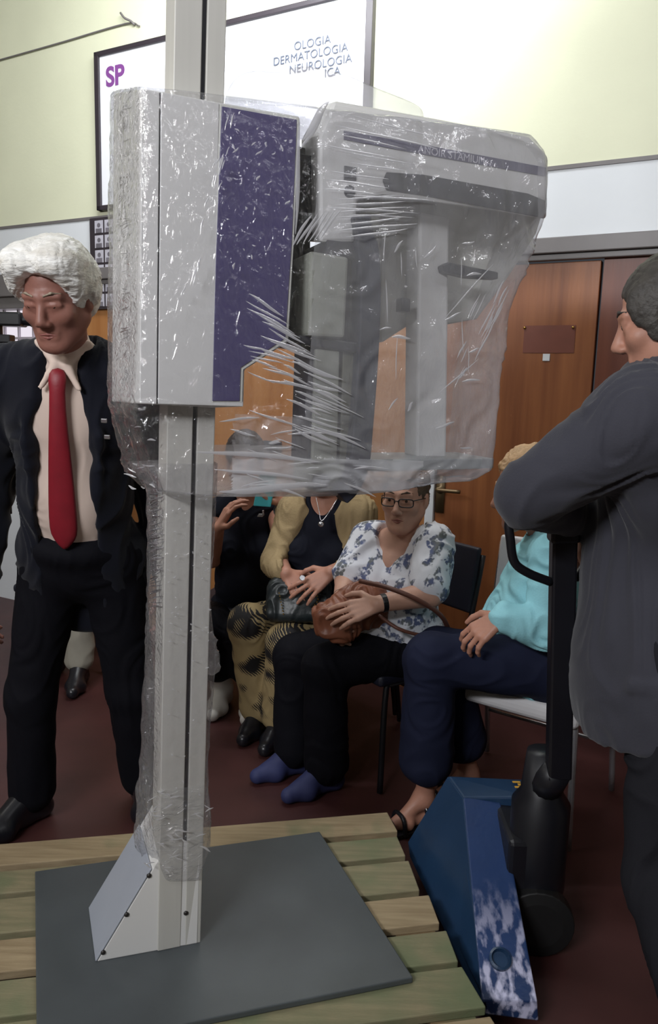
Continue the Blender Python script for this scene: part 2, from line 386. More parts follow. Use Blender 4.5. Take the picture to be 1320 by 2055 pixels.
def floral():
    m = mat('white_floral_cotton', (226, 228, 236), 0.75, var=0.03, scale=8, bump=0.05, bscale=60)
    nt = m.node_tree; b = nt.nodes['Principled BSDF']; tc = nt.nodes.new('ShaderNodeTexCoord')
    n1 = nt.nodes.new('ShaderNodeTexNoise'); n1.inputs['Scale'].default_value = 24; n1.inputs['Detail'].default_value = 2; nt.links.new(tc.outputs['Object'], n1.inputs['Vector'])
    v = nt.nodes.new('ShaderNodeTexVoronoi'); v.inputs['Scale'].default_value = 70; v.feature = 'F1'; nt.links.new(tc.outputs['Object'], v.inputs['Vector'])
    n2 = nt.nodes.new('ShaderNodeTexNoise'); n2.inputs['Scale'].default_value = 21; n2.inputs['Detail'].default_value = 3; nt.links.new(tc.outputs['Object'], n2.inputs['Vector'])
    c1 = nt.nodes.new('ShaderNodeValToRGB'); c1.color_ramp.elements[0].position = 0.50; c1.color_ramp.elements[1].position = 0.55; nt.links.new(n2.outputs['Fac'], c1.inputs[0])
    c2 = nt.nodes.new('ShaderNodeValToRGB'); c2.color_ramp.elements[0].position = 0.60; c2.color_ramp.elements[1].position = 0.78
    c2.color_ramp.elements[0].color = (1, 1, 1, 1); c2.color_ramp.elements[1].color = (0, 0, 0, 1); nt.links.new(v.outputs['Distance'], c2.inputs[0])
    mu = nt.nodes.new('ShaderNodeMath'); mu.operation = 'MULTIPLY'; nt.links.new(c1.outputs[0], mu.inputs[0]); nt.links.new(c2.outputs[0], mu.inputs[1])
    cc = nt.nodes.new('ShaderNodeValToRGB'); cc.color_ramp.elements[0].color = rgb((92, 102, 140)); cc.color_ramp.elements[1].color = rgb((112, 116, 116))
    cc.color_ramp.elements[0].position = 0.4; cc.color_ramp.elements[1].position = 0.6; nt.links.new(n1.outputs['Fac'], cc.inputs[0])
    mx = nt.nodes.new('ShaderNodeMix'); mx.data_type = 'RGBA'; src = b.inputs['Base Color'].links[0].from_socket
    nt.links.new(mu.outputs[0], mx.inputs[0]); nt.links.new(src, mx.inputs[6]); nt.links.new(cc.outputs[0], mx.inputs[7]); nt.links.new(mx.outputs[2], b.inputs['Base Color']); return m
M['floral'] = floral()
def palm_print():
    m = mat('tan_black_palm_print', (158, 138, 98), 0.8, var=0.1, scale=9)
    nt = m.node_tree; b = nt.nodes['Principled BSDF']; tc = nt.nodes.new('ShaderNodeTexCoord')
    w = nt.nodes.new('ShaderNodeTexWave'); w.inputs['Scale'].default_value = 34; w.inputs['Distortion'].default_value = 3; w.inputs['Detail'].default_value = 2; w.inputs['Detail Scale'].default_value = 1.2
    mp = nt.nodes.new('ShaderNodeMapping'); mp.inputs['Rotation'].default_value = (0.4, 0.7, 0.5); nt.links.new(tc.outputs['Object'], mp.inputs[0]); nt.links.new(mp.outputs[0], w.inputs['Vector'])
    c = nt.nodes.new('ShaderNodeValToRGB'); c.color_ramp.elements[0].position = 0.8; c.color_ramp.elements[1].position = 0.86; nt.links.new(w.outputs['Fac'], c.inputs[0])
    n2 = nt.nodes.new('ShaderNodeTexNoise'); n2.inputs['Scale'].default_value = 10; n2.inputs['Detail'].default_value = 1; nt.links.new(tc.outputs['Object'], n2.inputs['Vector'])
    c1 = nt.nodes.new('ShaderNodeValToRGB'); c1.color_ramp.elements[0].position = 0.53; c1.color_ramp.elements[1].position = 0.57; nt.links.new(n2.outputs['Fac'], c1.inputs[0])
    ad = nt.nodes.new('ShaderNodeMath'); ad.operation = 'MULTIPLY_ADD'; ad.inputs[1].default_value = 0.16; nt.links.new(w.outputs['Fac'], ad.inputs[0]); nt.links.new(n2.outputs['Fac'], ad.inputs[2])
    c1.color_ramp.elements[0].position = 0.60; c1.color_ramp.elements[1].position = 0.63; nt.links.new(ad.outputs[0], c1.inputs[0])
    mu = nt.nodes.new('ShaderNodeMath'); mu.operation = 'MULTIPLY'; mu.inputs[1].default_value = 1.0; nt.links.new(c1.outputs[0], mu.inputs[0])
    mx = nt.nodes.new('ShaderNodeMix'); mx.data_type = 'RGBA'; src = b.inputs['Base Color'].links[0].from_socket
    nt.links.new(mu.outputs[0], mx.inputs[0]); nt.links.new(src, mx.inputs[6]); mx.inputs[7].default_value = rgb((22, 20, 22)); nt.links.new(mx.outputs[2], b.inputs['Base Color']); return m
M['palm'] = palm_print()
def pallet_wood(name, c1, c2, green):
    m = mat(name, c1, 0.75, col2=c2, stretch=(1.2, 14, 14), scale=5, bump=0.15, bscale=40)
    nt = m.node_tree; b = nt.nodes['Principled BSDF']; tc = nt.nodes.new('ShaderNodeTexCoord')
    n2 = nt.nodes.new('ShaderNodeTexNoise'); n2.inputs['Scale'].default_value = 5; n2.inputs['Detail'].default_value = 3; nt.links.new(tc.outputs['Object'], n2.inputs['Vector'])
    c = nt.nodes.new('ShaderNodeValToRGB'); c.color_ramp.elements[0].position = 0.62 - green * 0.3; c.color_ramp.elements[1].position = 0.78 - green * 0.2; nt.links.new(n2.outputs['Fac'], c.inputs[0])
    mx = nt.nodes.new('ShaderNodeMix'); mx.data_type = 'RGBA'; src = b.inputs['Base Color'].links[0].from_socket
    nt.links.new(c.outputs[0], mx.inputs[0]); nt.links.new(src, mx.inputs[6]); mx.inputs[7].default_value = rgb((104, 112, 82)); nt.links.new(mx.outputs[2], b.inputs['Base Color']); return m
M['plank'] = pallet_wood('weathered_pine', (138, 120, 92), (162, 144, 114), 0.1)
M['plank_g'] = pallet_wood('green_stained_pine', (118, 112, 86), (140, 130, 102), 0.6)
M['block'] = pallet_wood('dark_pine', (110, 92, 66), (134, 112, 82), 0.2)

def film_mat(name, haze, gl, rough, bump, bscale, stretch):
    m = bpy.data.materials.new(name); m.use_nodes = True; nt = m.node_tree; nt.nodes.remove(nt.nodes['Principled BSDF'])
    N = nt.nodes.new; out = nt.nodes['Material Output']
    tc = N('ShaderNodeTexCoord'); mp = N('ShaderNodeMapping'); mp.inputs['Scale'].default_value = stretch; mp.inputs['Rotation'].default_value = (0.2, 0.35, 0.1); nt.links.new(tc.outputs['Object'], mp.inputs[0])
    nz = N('ShaderNodeTexNoise'); nz.inputs['Scale'].default_value = bscale; nz.inputs['Detail'].default_value = 4; nz.inputs['Distortion'].default_value = 1.2; nt.links.new(mp.outputs[0], nz.inputs['Vector'])
    bp = N('ShaderNodeBump'); bp.inputs['Strength'].default_value = bump; bp.inputs['Distance'].default_value = 0.012; nt.links.new(nz.outputs['Fac'], bp.inputs['Height'])
    tr = N('ShaderNodeBsdfTransparent'); tr.inputs[0].default_value = (0.985, 0.985, 1, 1)
    df = N('ShaderNodeBsdfDiffuse'); df.inputs[0].default_value = (0.92, 0.92, 0.97, 1); tl = N('ShaderNodeBsdfTranslucent'); tl.inputs[0].default_value = (0.92, 0.92, 0.97, 1)
    hz = N('ShaderNodeMixShader'); hz.inputs[0].default_value = 0.45; nt.links.new(df.outputs[0], hz.inputs[1]); nt.links.new(tl.outputs[0], hz.inputs[2])
    lw = N('ShaderNodeLayerWeight'); lw.inputs['Blend'].default_value = 0.22; nt.links.new(bp.outputs[0], lw.inputs['Normal'])
    ma = N('ShaderNodeMath'); ma.operation = 'MULTIPLY_ADD'; ma.inputs[1].default_value = 0.14; ma.inputs[2].default_value = haze; ma.use_clamp = True; nt.links.new(lw.outputs['Facing'], ma.inputs[0])
    m1 = N('ShaderNodeMixShader'); nt.links.new(ma.outputs[0], m1.inputs[0]); nt.links.new(tr.outputs[0], m1.inputs[1]); nt.links.new(hz.outputs[0], m1.inputs[2])
    g = N('ShaderNodeBsdfGlossy'); g.inputs['Roughness'].default_value = rough; nt.links.new(bp.outputs[0], g.inputs['Normal'])
    fl = N('ShaderNodeLayerWeight'); fl.inputs['Blend'].default_value = 0.5; nt.links.new(bp.outputs[0], fl.inputs['Normal'])
    fp = N('ShaderNodeMath'); fp.operation = 'POWER'; fp.inputs[1].default_value = 4.0; nt.links.new(fl.outputs['Facing'], fp.inputs[0])
    fm = N('ShaderNodeMath'); fm.operation = 'MULTIPLY_ADD'; fm.inputs[1].default_value = 0.35 * gl; fm.inputs[2].default_value = 0.055 * gl; fm.use_clamp = True; nt.links.new(fp.outputs[0], fm.inputs[0])
    m2 = N('ShaderNodeMixShader'); nt.links.new(fm.outputs[0], m2.inputs[0]); nt.links.new(m1.outputs[0], m2.inputs[1]); nt.links.new(g.outputs[0], m2.inputs[2])
    nt.links.new(m2.outputs[0], out.inputs[0]); return m
M['film'] = film_mat('clear_stretch_film', 0.02, 1.8, 0.09, 0.55, 55, (1, 1, 0.6))
M['film_multi'] = film_mat('layered_stretch_film', 0.25, 2.2, 0.09, 0.6, 30, (1, 1, 0.6))
M['film_heavy'] = film_mat('gathered_stretch_film', 0.50, 1.2, 0.12, 0.7, 30, (1, 1, 2.5))
M['film_pole'] = film_mat('crumpled_stretch_film', 0.08, 2.4, 0.09, 0.8, 42, (1, 1, 1.6))
M['film_fold_glint'] = film_mat('folded_film_with_glints', 0.78, 5.5, 0.18, 0.15, 40, (1, 1, 1))  # pleats coloured near white to stand for streak highlights

# ------------------------------------------------------------------ THE ROOM
WP = atz(1085, 488, 2.05); wd = ray(-2224, 698); WD = Vector((wd.x, wd.y, 0)).normalized()   # along the back wall, to the left
WN = Vector((-WD.y, WD.x, 0))                                                                # towards the room
if WN.y > 0: WN = -WN
def wp(px, py, off=0.0): return onplane(px, py, WP + WN * off, WN)
def wco(px, py): p = wp(px, py) - WP; return p.dot(WD), p.z + WP.z
def wpt(a, z, off=0.0): p = WP + WD * a + WN * off; p.z = z; return p
def wbox(mb, a0, a1, z0, z1, o0, o1, mi=0):
    return mb.hexa([wpt(a0, z0, o0), wpt(a1, z0, o0), wpt(a1, z0, o1), wpt(a0, z0, o1)], [wpt(a0, z1, o0), wpt(a1, z1, o0), wpt(a1, z1, o1), wpt(a0, z1, o1)], mi)
CZ = 3.75
aL = 4.2; aR = -2.4
zA = wco(660, 386)[1]; zB = 2.05
a_wood = wco(95, 700)[0]
m = MB(); wbox(m, aR, aL, zA, CZ, -0.12, 0.0); structure(m.build('wall_back', M['yellow']))
m = MB(); wbox(m, aR, aL, zB, zA, -0.12, 0.008); structure(m.build('trim_1', M['white_band']))
m = MB(); wbox(m, aR, aL, zA - 0.012, zA + 0.004, 0.0, 0.014); structure(m.build('trim_2', M['grey_frame']))
m = MB(); wbox(m, aR, a_wood, zB - 0.05, zB + 0.012, 0.0, 0.05); wbox(m, aR, a_wood, zB - 0.075, zB - 0.05, 0.0, 0.03); structure(m.build('trim_3', M['grey_frame'], bevel=0.004))
a_j = wco(866, 1010)[0]; a_r = wco(1192, 700)[0]
m = MB(); wbox(m, a_j + 0.03, a_wood, 0.0, zB - 0.05, -0.12, 0.0)
structure(m.build('wall_back_panelling', M['clad']))
m = MB(); wbox(m, aR, a_r - 0.012, 0.0, zB - 0.05, -0.12, 0.0); structure(m.build('wall_back_red_panelling', M['door_red']))
m = MB(); wbox(m, a_j - 0.012, a_j + 0.03, 0.0, zB - 0.05, -0.12, 0.012); structure(m.build('trim_4', M['white_band'], bevel=0.004))
d1 = MB(); wbox(d1, a_r, a_j - 0.015, 0.005, zB - 0.08, -0.05, -0.005); door = structure(d1.build('door_1', M['door'], bevel=0.003))
# door furniture
h = MB(); c = wp(884, 981, 0.0)
h.lathe(c + WN * -0.004, WN, [(0.022, 0), (0.022, 0.01), (0.010, 0.012), (0.010, 0.05)], 16)
hp = [c + WN * 0.05 - WD * 0.0, c + WN * 0.052 - WD * 0.03, c + WN * 0.05 - WD * 0.11]
h.tube(bez(hp, 5), 0.009, 10); wbox(h, (c - WP).dot(WD) - 0.02, (c - WP).dot(WD) + 0.02, c.z - 0.11, c.z + 0.06, -0.004, 0.004)
h.build('door_handle', M['dull_brass'], door, smooth=True)
q = MB(); a0, z0 = wco(1048, 708); a1, z1 = wco(1155, 652); wbox(q, a1, a0, z0, z1, -0.006, -0.0035); q.build('old_plate_mark', mat('darker_varnish_patch', (118, 66, 52), 0.5, var=0.1), door)
for (x, y) in ((1053, 658), (1150, 657)):
    q = MB(); q.lathe(wp(x, y, -0.006), WN, [(0.006, 0), (0.006, 0.006), (0.002, 0.009)], 12); q.build('screw', M['gold'], door, smooth=True)
q = MB(); a0, z0 = wco(1088, 724); a1, z1 = wco(1103, 710); wbox(q, a1, a0, z0, z1, -0.006, -0.002)
tag(q.build('sticker', M['white_band']), 'small white square sticker in the middle of the wooden door', 'sticker')
# left end: lintel and barred window
aw0 = a_wood; aw1 = aL
m = MB(); wbox(m, aw0, aw1, 1.86, zB, -0.10, 0.02); wbox(m, aw0, aw1, 1.93, zB + 0.01, -0.10, 0.05); structure(m.build('trim_5', M['grey_frame'], bevel=0.004))
m = MB(); wbox(m, aw0, aw1, 0.0, 1.02, -0.12, 0.0); structure(m.build('wall_back_sill', M['white_band']))
win = MB(); wbox(win, aw0, aw1, 1.02, 1.86, -0.10, -0.09); win = structure(win.build('window_1', emit_mat('daylit_pane', (236, 228, 238), 1.0)))
m = MB()
for k in range(9): wbox(m, aw0 + 0.05 + k * 0.13, aw0 + 0.062 + k * 0.13, 1.02, 1.86, -0.07, -0.055)
for z in (1.2, 1.44, 1.68): wbox(m, aw0, aw1, z, z + 0.015, -0.055, -0.045)
m.build('window_bars', mat('grey_bars', (176, 168, 178), 0.5, var=0.03), win)
# other surfaces
def quad(name, pts, m):
    b = MB(); b.add(pts, [(0, 1, 2, 3)]); return structure(b.build(name, m))
FL = MB(); FL.hexa([(-4.5, -3, -0.1), (4.5, -3, -0.1), (4.5, 7, -0.1), (-4.5, 7, -0.1)], [(-4.5, -3, 0), (4.5, -3, 0), (4.5, 7, 0), (-4.5, 7, 0)]); structure(FL.build('floor', M['floor']))
FL = MB(); FL.hexa([(-4.5, -3, CZ), (4.5, -3, CZ), (4.5, 7, CZ), (-4.5, 7, CZ)], [(-4.5, -3, CZ + .1), (4.5, -3, CZ + .1), (4.5, 7, CZ + .1), (-4.5, 7, CZ + .1)]); structure(FL.build('ceiling', M['ceiling']))
pl = wpt(aL, 0); pr = wpt(aR, 0)
m = MB(); m.hexa([(pl.x - .1, -3, 0), (pl.x, -3, 0), (pl.x, pl.y + .1, 0), (pl.x - .1, pl.y + .1, 0)], [(pl.x - .1, -3, CZ), (pl.x, -3, CZ), (pl.x, pl.y + .1, CZ), (pl.x - .1, pl.y + .1, CZ)]); structure(m.build('wall_left', M['wall_dim']))
m = MB(); m.hexa([(pr.x, -3, 0), (pr.x + .1, -3, 0), (pr.x + .1, pr.y + .1, 0), (pr.x, pr.y + .1, 0)], [(pr.x, -3, CZ), (pr.x + .1, -3, CZ), (pr.x + .1, pr.y + .1, CZ), (pr.x, pr.y + .1, CZ)]); structure(m.build('wall_right', M['wall_dim']))
m = MB(); m.hexa([(pl.x, -3.1, 0), (pr.x, -3.1, 0), (pr.x, -3.0, 0), (pl.x, -3.0, 0)], [(pl.x, -3.1, CZ), (pr.x, -3.1, CZ), (pr.x, -3.0, CZ), (pl.x, -3.0, CZ)]); structure(m.build('wall_front', M['wall_dim']))

# big board on the wall
b0, bz1 = wco(197, 110); b1, _ = wco(752, 100); _, bz0 = wco(203, 425)
bo = thing('wall_board', 'large white poster board in dark frame, hung high on the yellow wall', 'board', wpt((b0 + b1) / 2, bz0, 0.02))
m = MB(); wbox(m, b1 + 0.02, b0 - 0.02, bz0 + 0.02, bz1 - 0.02, 0.0, 0.022); m.build('panel', M['board'], bo)
m = MB(); fw = 0.035
wbox(m, b1, b1 + fw, bz0, bz1, 0.0, 0.035); wbox(m, b0 - fw * 0.9, b0, bz0, bz1, 0.0, 0.035); wbox(m, b1, b0, bz0, bz0 + fw * .7, 0.0, 0.035); wbox(m, b1, b0, bz1 - fw * .7, bz1, 0.0, 0.035)
m.build('frame', M['dark_frame'], bo, bevel=0.003)
aS, zS = wco(219, 177)
text('purple_lettering', 'SP', wpt(aS, zS, 0.0235), -WD, (0, 0, 1), 0.135, mat('violet_print', (128, 72, 142), 0.5, var=0.02), bo, extrude=0.001, bold=0.004)
ltr = mat('grey_print', (84, 92, 108), 0.5, var=0.02)
for s, x, y in (('OLOGIA', 669, 90), ('DERMATOLOGIA', 703, 106), ('NEUROLOGIA', 711, 128), ('ICA', 688, 153)):
    a, z = wco(x, y); text('specialty_line', s, wpt(a, z, 0.0255), -WD, (0, 0, 1), 0.052, ltr, bo, align='RIGHT', extrude=0.001)
# thin cable and hook above it
m = MB(); pts = [wp(x, y, 0.01) for x, y in ((-40, 131), (0, 120), (120, 86), (250, 48), (280, 52))]; m.tube(bez(pts, 6), 0.004, 8)
cb = tag(m.build('cable', M['grey_frame'], smooth=True), 'thin grey cable running along the yellow wall, upper left', 'cable')
m = MB(); m.tube(bez([wp(242, 26, 0.02), wp(250, 36, 0.03), wp(262, 42, 0.02), wp(270, 50, 0.01)], 5), 0.006, 8); m.build('hook', M['grey_frame'], cb, smooth=True)
# framed grid of portraits
g0, gz1 = wco(185, 440); g1, _ = wco(300, 440); _, gz0 = wco(188, 622)
pg = thing('portrait_frame', 'dark frame of small portrait photos below the poster board, behind the white-haired man', 'picture', wpt((g0 + g1) / 2, gz0, 0.02))
m = MB(); wbox(m, g1, g0, gz0, gz1, 0.008, 0.022); m.build('backing', M['dark_frame'], pg, bevel=0.002)
m = MB(); pic = mat('pale_portrait_print', (186, 184, 194), 0.4, var=0.1, scale=30)
nr, ncol = 6, 5; cw = (g0 - g1 - 0.05) / ncol; ch = (gz1 - gz0 - 0.02) / nr
for i in range(ncol):
    for j in range(nr):
        ca = g0 - 0.035 - (i + .5) * cw; cz = gz0 + 0.01 + (j + .5) * ch
        wbox(m, ca - cw * .42, ca + cw * .42, cz - ch * .42, cz + ch * .42, 0.022, 0.0235, 0)
        m.lathe(wpt(ca, cz + ch * .1, 0.0232), WN, [(cw * .17, 0), (cw * .17, 0.001)], 12, 1); wbox(m, ca - cw * .3, ca + cw * .3, cz - ch * .42, cz - ch * .12, 0.0234, 0.0245, 1)
m.build('portraits', [pic, mat('grey_portrait', (112, 108, 116), 0.5, var=0.2)], pg)
m = MB(); a0, z0 = wco(530, 906); a1, z1 = wco(566, 886); wbox(m, a1, a0, z0, z1, 0.0, 0.015); tag(m.build('wall_socket', M['dark'], bevel=0.004), 'dark grey switch plate on the wood panelling, seen through the film', 'wall switch')

# video camera on tripod by the window
vb = at(-8, 700, 3.9)
vc = thing('video_camera', 'black video camera on a tripod in front of the barred window', 'camera', (vb.x, vb.y, 0))
m = MB(); c = at(14, 641, 3.9); m.box(c, (0.085, 0.0, 0), (0, 0.05, 0), (0, 0, 0.034)); vbody = m.build('body', M['black'], vc, bevel=0.01)
m = MB(); m.lathe(c + Vector((0.07, 0, 0)), (1, 0, 0), [(0.03, 0), (0.03, 0.05), (0.034, 0.05), (0.034, 0.07)], 20); m.build('lens', M['black'], vbody, smooth=False)
m = MB(); c2 = at(5, 680, 3.9); m.box(c2, (0.05, 0, 0), (0, 0.035, 0), (0, 0, 0.02)); m.lathe(c2 + Vector((-.02, 0, 0)), (0, 0, 1), [(0.022, 0), (0.022, 0.07)], 16); m.build('tripod_head', M['black'], vc, bevel=0.005)
m = MB(); m.tube([(c2.x, c2.y, c2.z), (c2.x, c2.y, 0.75)], 0.014, 12); m.build('tripod_column', M['black'], vc, smooth=True)
for k in range(3):
    t = 0.6 + k * 2.094; m = MB(); m.tube([(c2.x, c2.y, 1.15), (c2.x + .45 * math.cos(t), c2.y + .45 * math.sin(t), 0.01)], 0.012, 10); m.build('tripod_leg', M['black'], vc, smooth=True)

# ------------------------------------------------------------------ PALLET
PZ = 0.14
pe = Vector((0.195, -0.98, 0)).normalized(); pb = Vector((pe.y, -pe.x, 0)); pb = -pb if pb.x < 0 else pb      # near direction, right direction
po = atz(780, 1630, PZ); po.z = 0
pallet = thing('pallet', 'weathered wooden pallet with green-stained boards under the steel plate', 'pallet', (po - pb * 0.65 + pe * 0.6))
boards = [(0, .103, 'plank'), (.13, .225, 'plank_g'), (.247, .376, 'plank_g'), (.40, .505, 'plank'), (.53, .634, 'plank_g'), (.65, .77, 'plank_g'), (.795, .9, 'plank'), (.925, 1.03, 'plank'), (1.06, 1.17, 'plank_g')]
def pp(r, e, z): v = po + pb * r + pe * e; return Vector((v.x, v.y, z))
def pbox(mb, r0_, r1_, e0, e1, z0, z1): return mb.hexa([pp(r0_, e0, z0), pp(r1_, e0, z0), pp(r1_, e1, z0), pp(r0_, e1, z0)], [pp(r0_, e0, z1), pp(r1_, e0, z1), pp(r1_, e1, z1), pp(r0_, e1, z1)])
LEN = 1.32
for i, (e0, e1, k) in enumerate(boards):
    b = MB(); dr = rng.uniform(-0.012, 0.012); dz = 0.0
    p1 = [pp(-LEN, e0, PZ - .022), pp(dr, e0 + rng.uniform(-.003, .003), PZ - .022), pp(dr + rng.uniform(-.01, .01), e1, PZ - .022), pp(-LEN, e1, PZ - .022)]
    b.hexa(p1, [Vector((v.x, v.y, PZ + dz)) for v in p1]); o = b.build('deck_board', M[k], pallet, bevel=0.003)
for r in (-0.07, -LEN / 2, -LEN + 0.07):
    b = MB(); pbox(b, r - .05, r + .05, 0.02, 1.15, PZ - .044, PZ - .022); b.build('stringer_board', M['block'], pallet)
    for e in (0.07, 0.585, 1.1):
        b = MB(); pbox(b, r - .05, r + .05, e - .05, e + .05, 0.02, PZ - .044); b.build('block', M['block'], pallet, bevel=0.003)
    b = MB(); pbox(b, r - .05, r + .05, 0.02, 1.15, 0.0, 0.02); b.build('bottom_board', M['block'], pallet)

# ------------------------------------------------------------------ X-RAY MACHINE
MO = atz(395, 1893, PZ + 0.015)
th = math.radians(21.0); UU = Vector((0.024, 0, 1)).normalized(); TT = Vector((-math.sin(th), math.cos(th), 0)); SS = TT.cross(UU)
def MP(x, y, t): p = onplane(x, y, MO + TT * t, TT); return p
def back(p, dt): return p + TT * dt
mac = thing('xray_machine', 'pale grey dental x-ray machine wrapped in clear film, standing on the pallet', 'x-ray machine', (MO.x, MO.y, PZ))
def plane_poly(name, px, t0, t1, m, bevel=0.004, pxback=None, parent=None):
    f = [MP(x, y, t0) for x, y in px]; bk = [back(p, t1 - t0) for p in f] if pxback is None else [MP(x, y, t1) for x, y in pxback]
    b = MB(); b.poly(f, bk); return b.build(name, m, parent or mac, bevel=bevel)
# base plate
c = [atz(70, 1748, PZ + .016), atz(641, 1668, PZ + .016), atz(829, 1961, PZ + .016)]; c.append(c[0] + c[2] - c[1])
b = MB(); b.hexa([Vector((v.x, v.y, PZ + .001)) for v in c], c); b.build('base_plate', M['plate'], mac, bevel=0.003)
# foot: wedge with sloped cover
zt = PZ + 0.016
A1 = atz(195, 1930, zt); B1 = atz(396, 1893, zt); C1 = atz(181, 1823, zt); D1 = B1 + (C1 - A1)
fdir = (B1 - A1); w_ = fdir.length; fdir.normalize(); up = UU
def frontp(x, y):
    n = (C1 - A1).normalized(); n = Vector((-fdir.y, fdir.x, 0)); return onplane(x, y, A1, n)
P1 = frontp(306, 1745); P2 = frontp(338, 1690); P3 = frontp(402, 1690)
off = C1 - A1
b = MB(); b.poly([A1, B1, P3, P2, P1], [v + off for v in (A1, B1, P3, P2, P1)]); foot = b.build('foot_bracket', M['pale'], mac, bevel=0.002)
b = MB(); sl = (P1 - A1).normalized(); nn = (off.normalized()).cross(sl); nn = -nn if nn.z < 0 else nn
q0 = A1 + nn * 0.001; q1 = P2 + (P1 - P2) * 0.4 + nn * 0.001
q1 = P1 + nn * .001
b.hexa([q0, q1, q1 + off, q0 + off], [v + nn * 0.004 for v in (q0, q1, q1 + off, q0 + off)]); b.build('sloped_cover', mat('blue_grey_cover', (158, 163, 174), 0.4, var=0.02), mac, bevel=0.0015)
fn = fdir.cross(Vector((0, 0, 1)))
for x, y in ((207, 1911), (254, 1835), (299, 1757), (373, 1832)):
    b = MB(); p = frontp(x, y); b.lathe(p - fn * 0.002, fn, [(0.0055, 0), (0.0055, 0.004), (0.003, 0.006)], 12); b.build('screw', M['screw'], foot, smooth=True)
# pole profile
ZB = PZ + 0.03; ZT = 2.75
def sval(x, y, t=0.0): return (MP(x, y, t) - MO).dot(SS)
sl0, sl1, sl2, sl3 = sval(333, 900), sval(384, 900), sval(393, 900), sval(428, 900)
def mpt(s, t, u): return MO + SS * s + TT * t + UU * u
def mbox(mb, s0, s1, t0, t1, z0, z1, mi=0):
    return mb.hexa([mpt(s0, t0, z0), mpt(s1, t0, z0), mpt(s1, t1, z0), mpt(s0, t1, z0)], [mpt(s0, t0, z1), mpt(s1, t0, z1), mpt(s1, t1, z1), mpt(s0, t1, z1)], mi)
U0, U1 = 0.0, 2.75
b = MB(); mbox(b, sl0, sl1, 0.0, 0.11, U0, U1); mbox(b, sl2, sl3, 0.0, 0.11, U0, U1); mbox(b, sl1 - .002, sl2 + .002, 0.012, 0.10, U0, U1)
pole = b.build('pole', M['pole'], mac, bevel=0.002)
b = MB(); mbox(b, sl1 + .001, sl2 - .001, 0.008, 0.0125, U0, U1); b.build('pole_groove', M['dark'], pole)
b = MB(); b.lathe(MP(365, 1483, 0.0), -TT, [(0.005, -0.001), (0.005, 0.002)], 12); b.build('screw', M['screw'], pole)
# carriage
TF = -0.055
front = [(283, 178), (322, 184), (440, 206), (601, 234), (590, 470), (578, 686), (490, 742), (488, 816), (430, 818), (315, 812), (281, 811)]
bk = [(228, 187), (322, 190), (440, 212), (596, 238), (586, 470), (574, 684), (488, 742), (486, 812), (430, 814), (300, 808), (224, 806)]
car = plane_poly('carriage_housing', front, TF, 0.20, M['pale'], 0.004, bk)
plane_poly('front_cover', [(323, 185), (440, 207), (434, 520), (426, 808), (488, 806), (488, 816), (317, 811)], TF - 0.004, TF - 0.0003, M['pale'], 0.0015, parent=car)
plane_poly('side_cover', [(284, 179), (320, 184), (314, 811), (281, 810)], TF - 0.003, TF - 0.0003, M['pale'], 0.0015, parent=car)
plane_poly('panel_gap', [(320.5, 186), (323, 186), (317, 810), (314.5, 810)], TF - 0.0012, TF - 0.0002, M['dark'], 0, parent=car)
plane_poly('violet_panel', [(445, 213), (596, 240), (586, 480), (573, 679), (483, 738), (481, 805), (426, 805), (433, 520)], TF - 0.0065, TF - 0.0045, M['purple'], 0.001, parent=car)
plane_poly('violet_panel_rim', [(441, 208), (600, 236), (590, 480), (577, 684), (488, 742), (486, 808), (425.5, 808), (432, 520)], TF - 0.0045, TF - 0.0002, M['pale2'], 0.001, parent=car)
# carriage underside bracket / link arm to the head
plane_poly('rear_column', [(590, 290), (626, 300), (620, 690), (582, 690)], 0.14, 0.19, mat('mid_grey_metal', (92, 92, 92), 0.45, var=0.06), 0.003)
plane_poly('link_arm', [(560, 300), (650, 315), (650, 470), (585, 470)], 0.06, 0.18, M['dark'], 0.004)
# head arm
TA = -0.03
arm = [(639, 272), (668, 202), (860, 236), (1061, 275), (1099, 314), (1096, 440), (1000, 424), (768, 392), (716, 400), (712, 487), (641, 487)]
armb = [(604, 282), (640, 212), (850, 240), (1050, 280), (1090, 318), (1088, 436), (1000, 420), (768, 390), (706, 398), (702, 484), (606, 484)]
hed = plane_poly('head_arm', arm, TA, 0.20, M['pale'], 0.008, armb)
plane_poly('arm_stripe', [(690, 262), (860, 292), (1096, 336), (1095, 354), (860, 312), (690, 280)], TA - 0.002, TA - 0.0003, M['stripe'], 0.0005, parent=hed)
plane_poly('arm_slot', [(776, 345), (850, 350), (1060, 388), (1094, 402), (1093, 438), (1050, 430), (850, 392), (775, 381), (768, 362)], TA - 0.004, TA - 0.0003, M['dark'], 0.002, parent=hed)
plane_poly('switch_window', [(691, 332), (716, 336), (714, 367), (690, 364)], TA - 0.003, TA - 0.0003, M['dark'], 0.001, parent=hed)
b = MB(); b.lathe(MP(701, 385, TA), -TT, [(0.0125, -0.002), (0.0125, 0.003), (0.009, 0.004)], 20); b.build('round_button', M['dark'], hed)
p0 = MP(838, 306, TA - 0.0023); p1 = MP(962, 329, TA - 0.0023)
text('lettering', 'ANOIR STAMIUM', p0, (p1 - p0), UU, 0.0215, M['letter'], hed, extrude=0.0004)
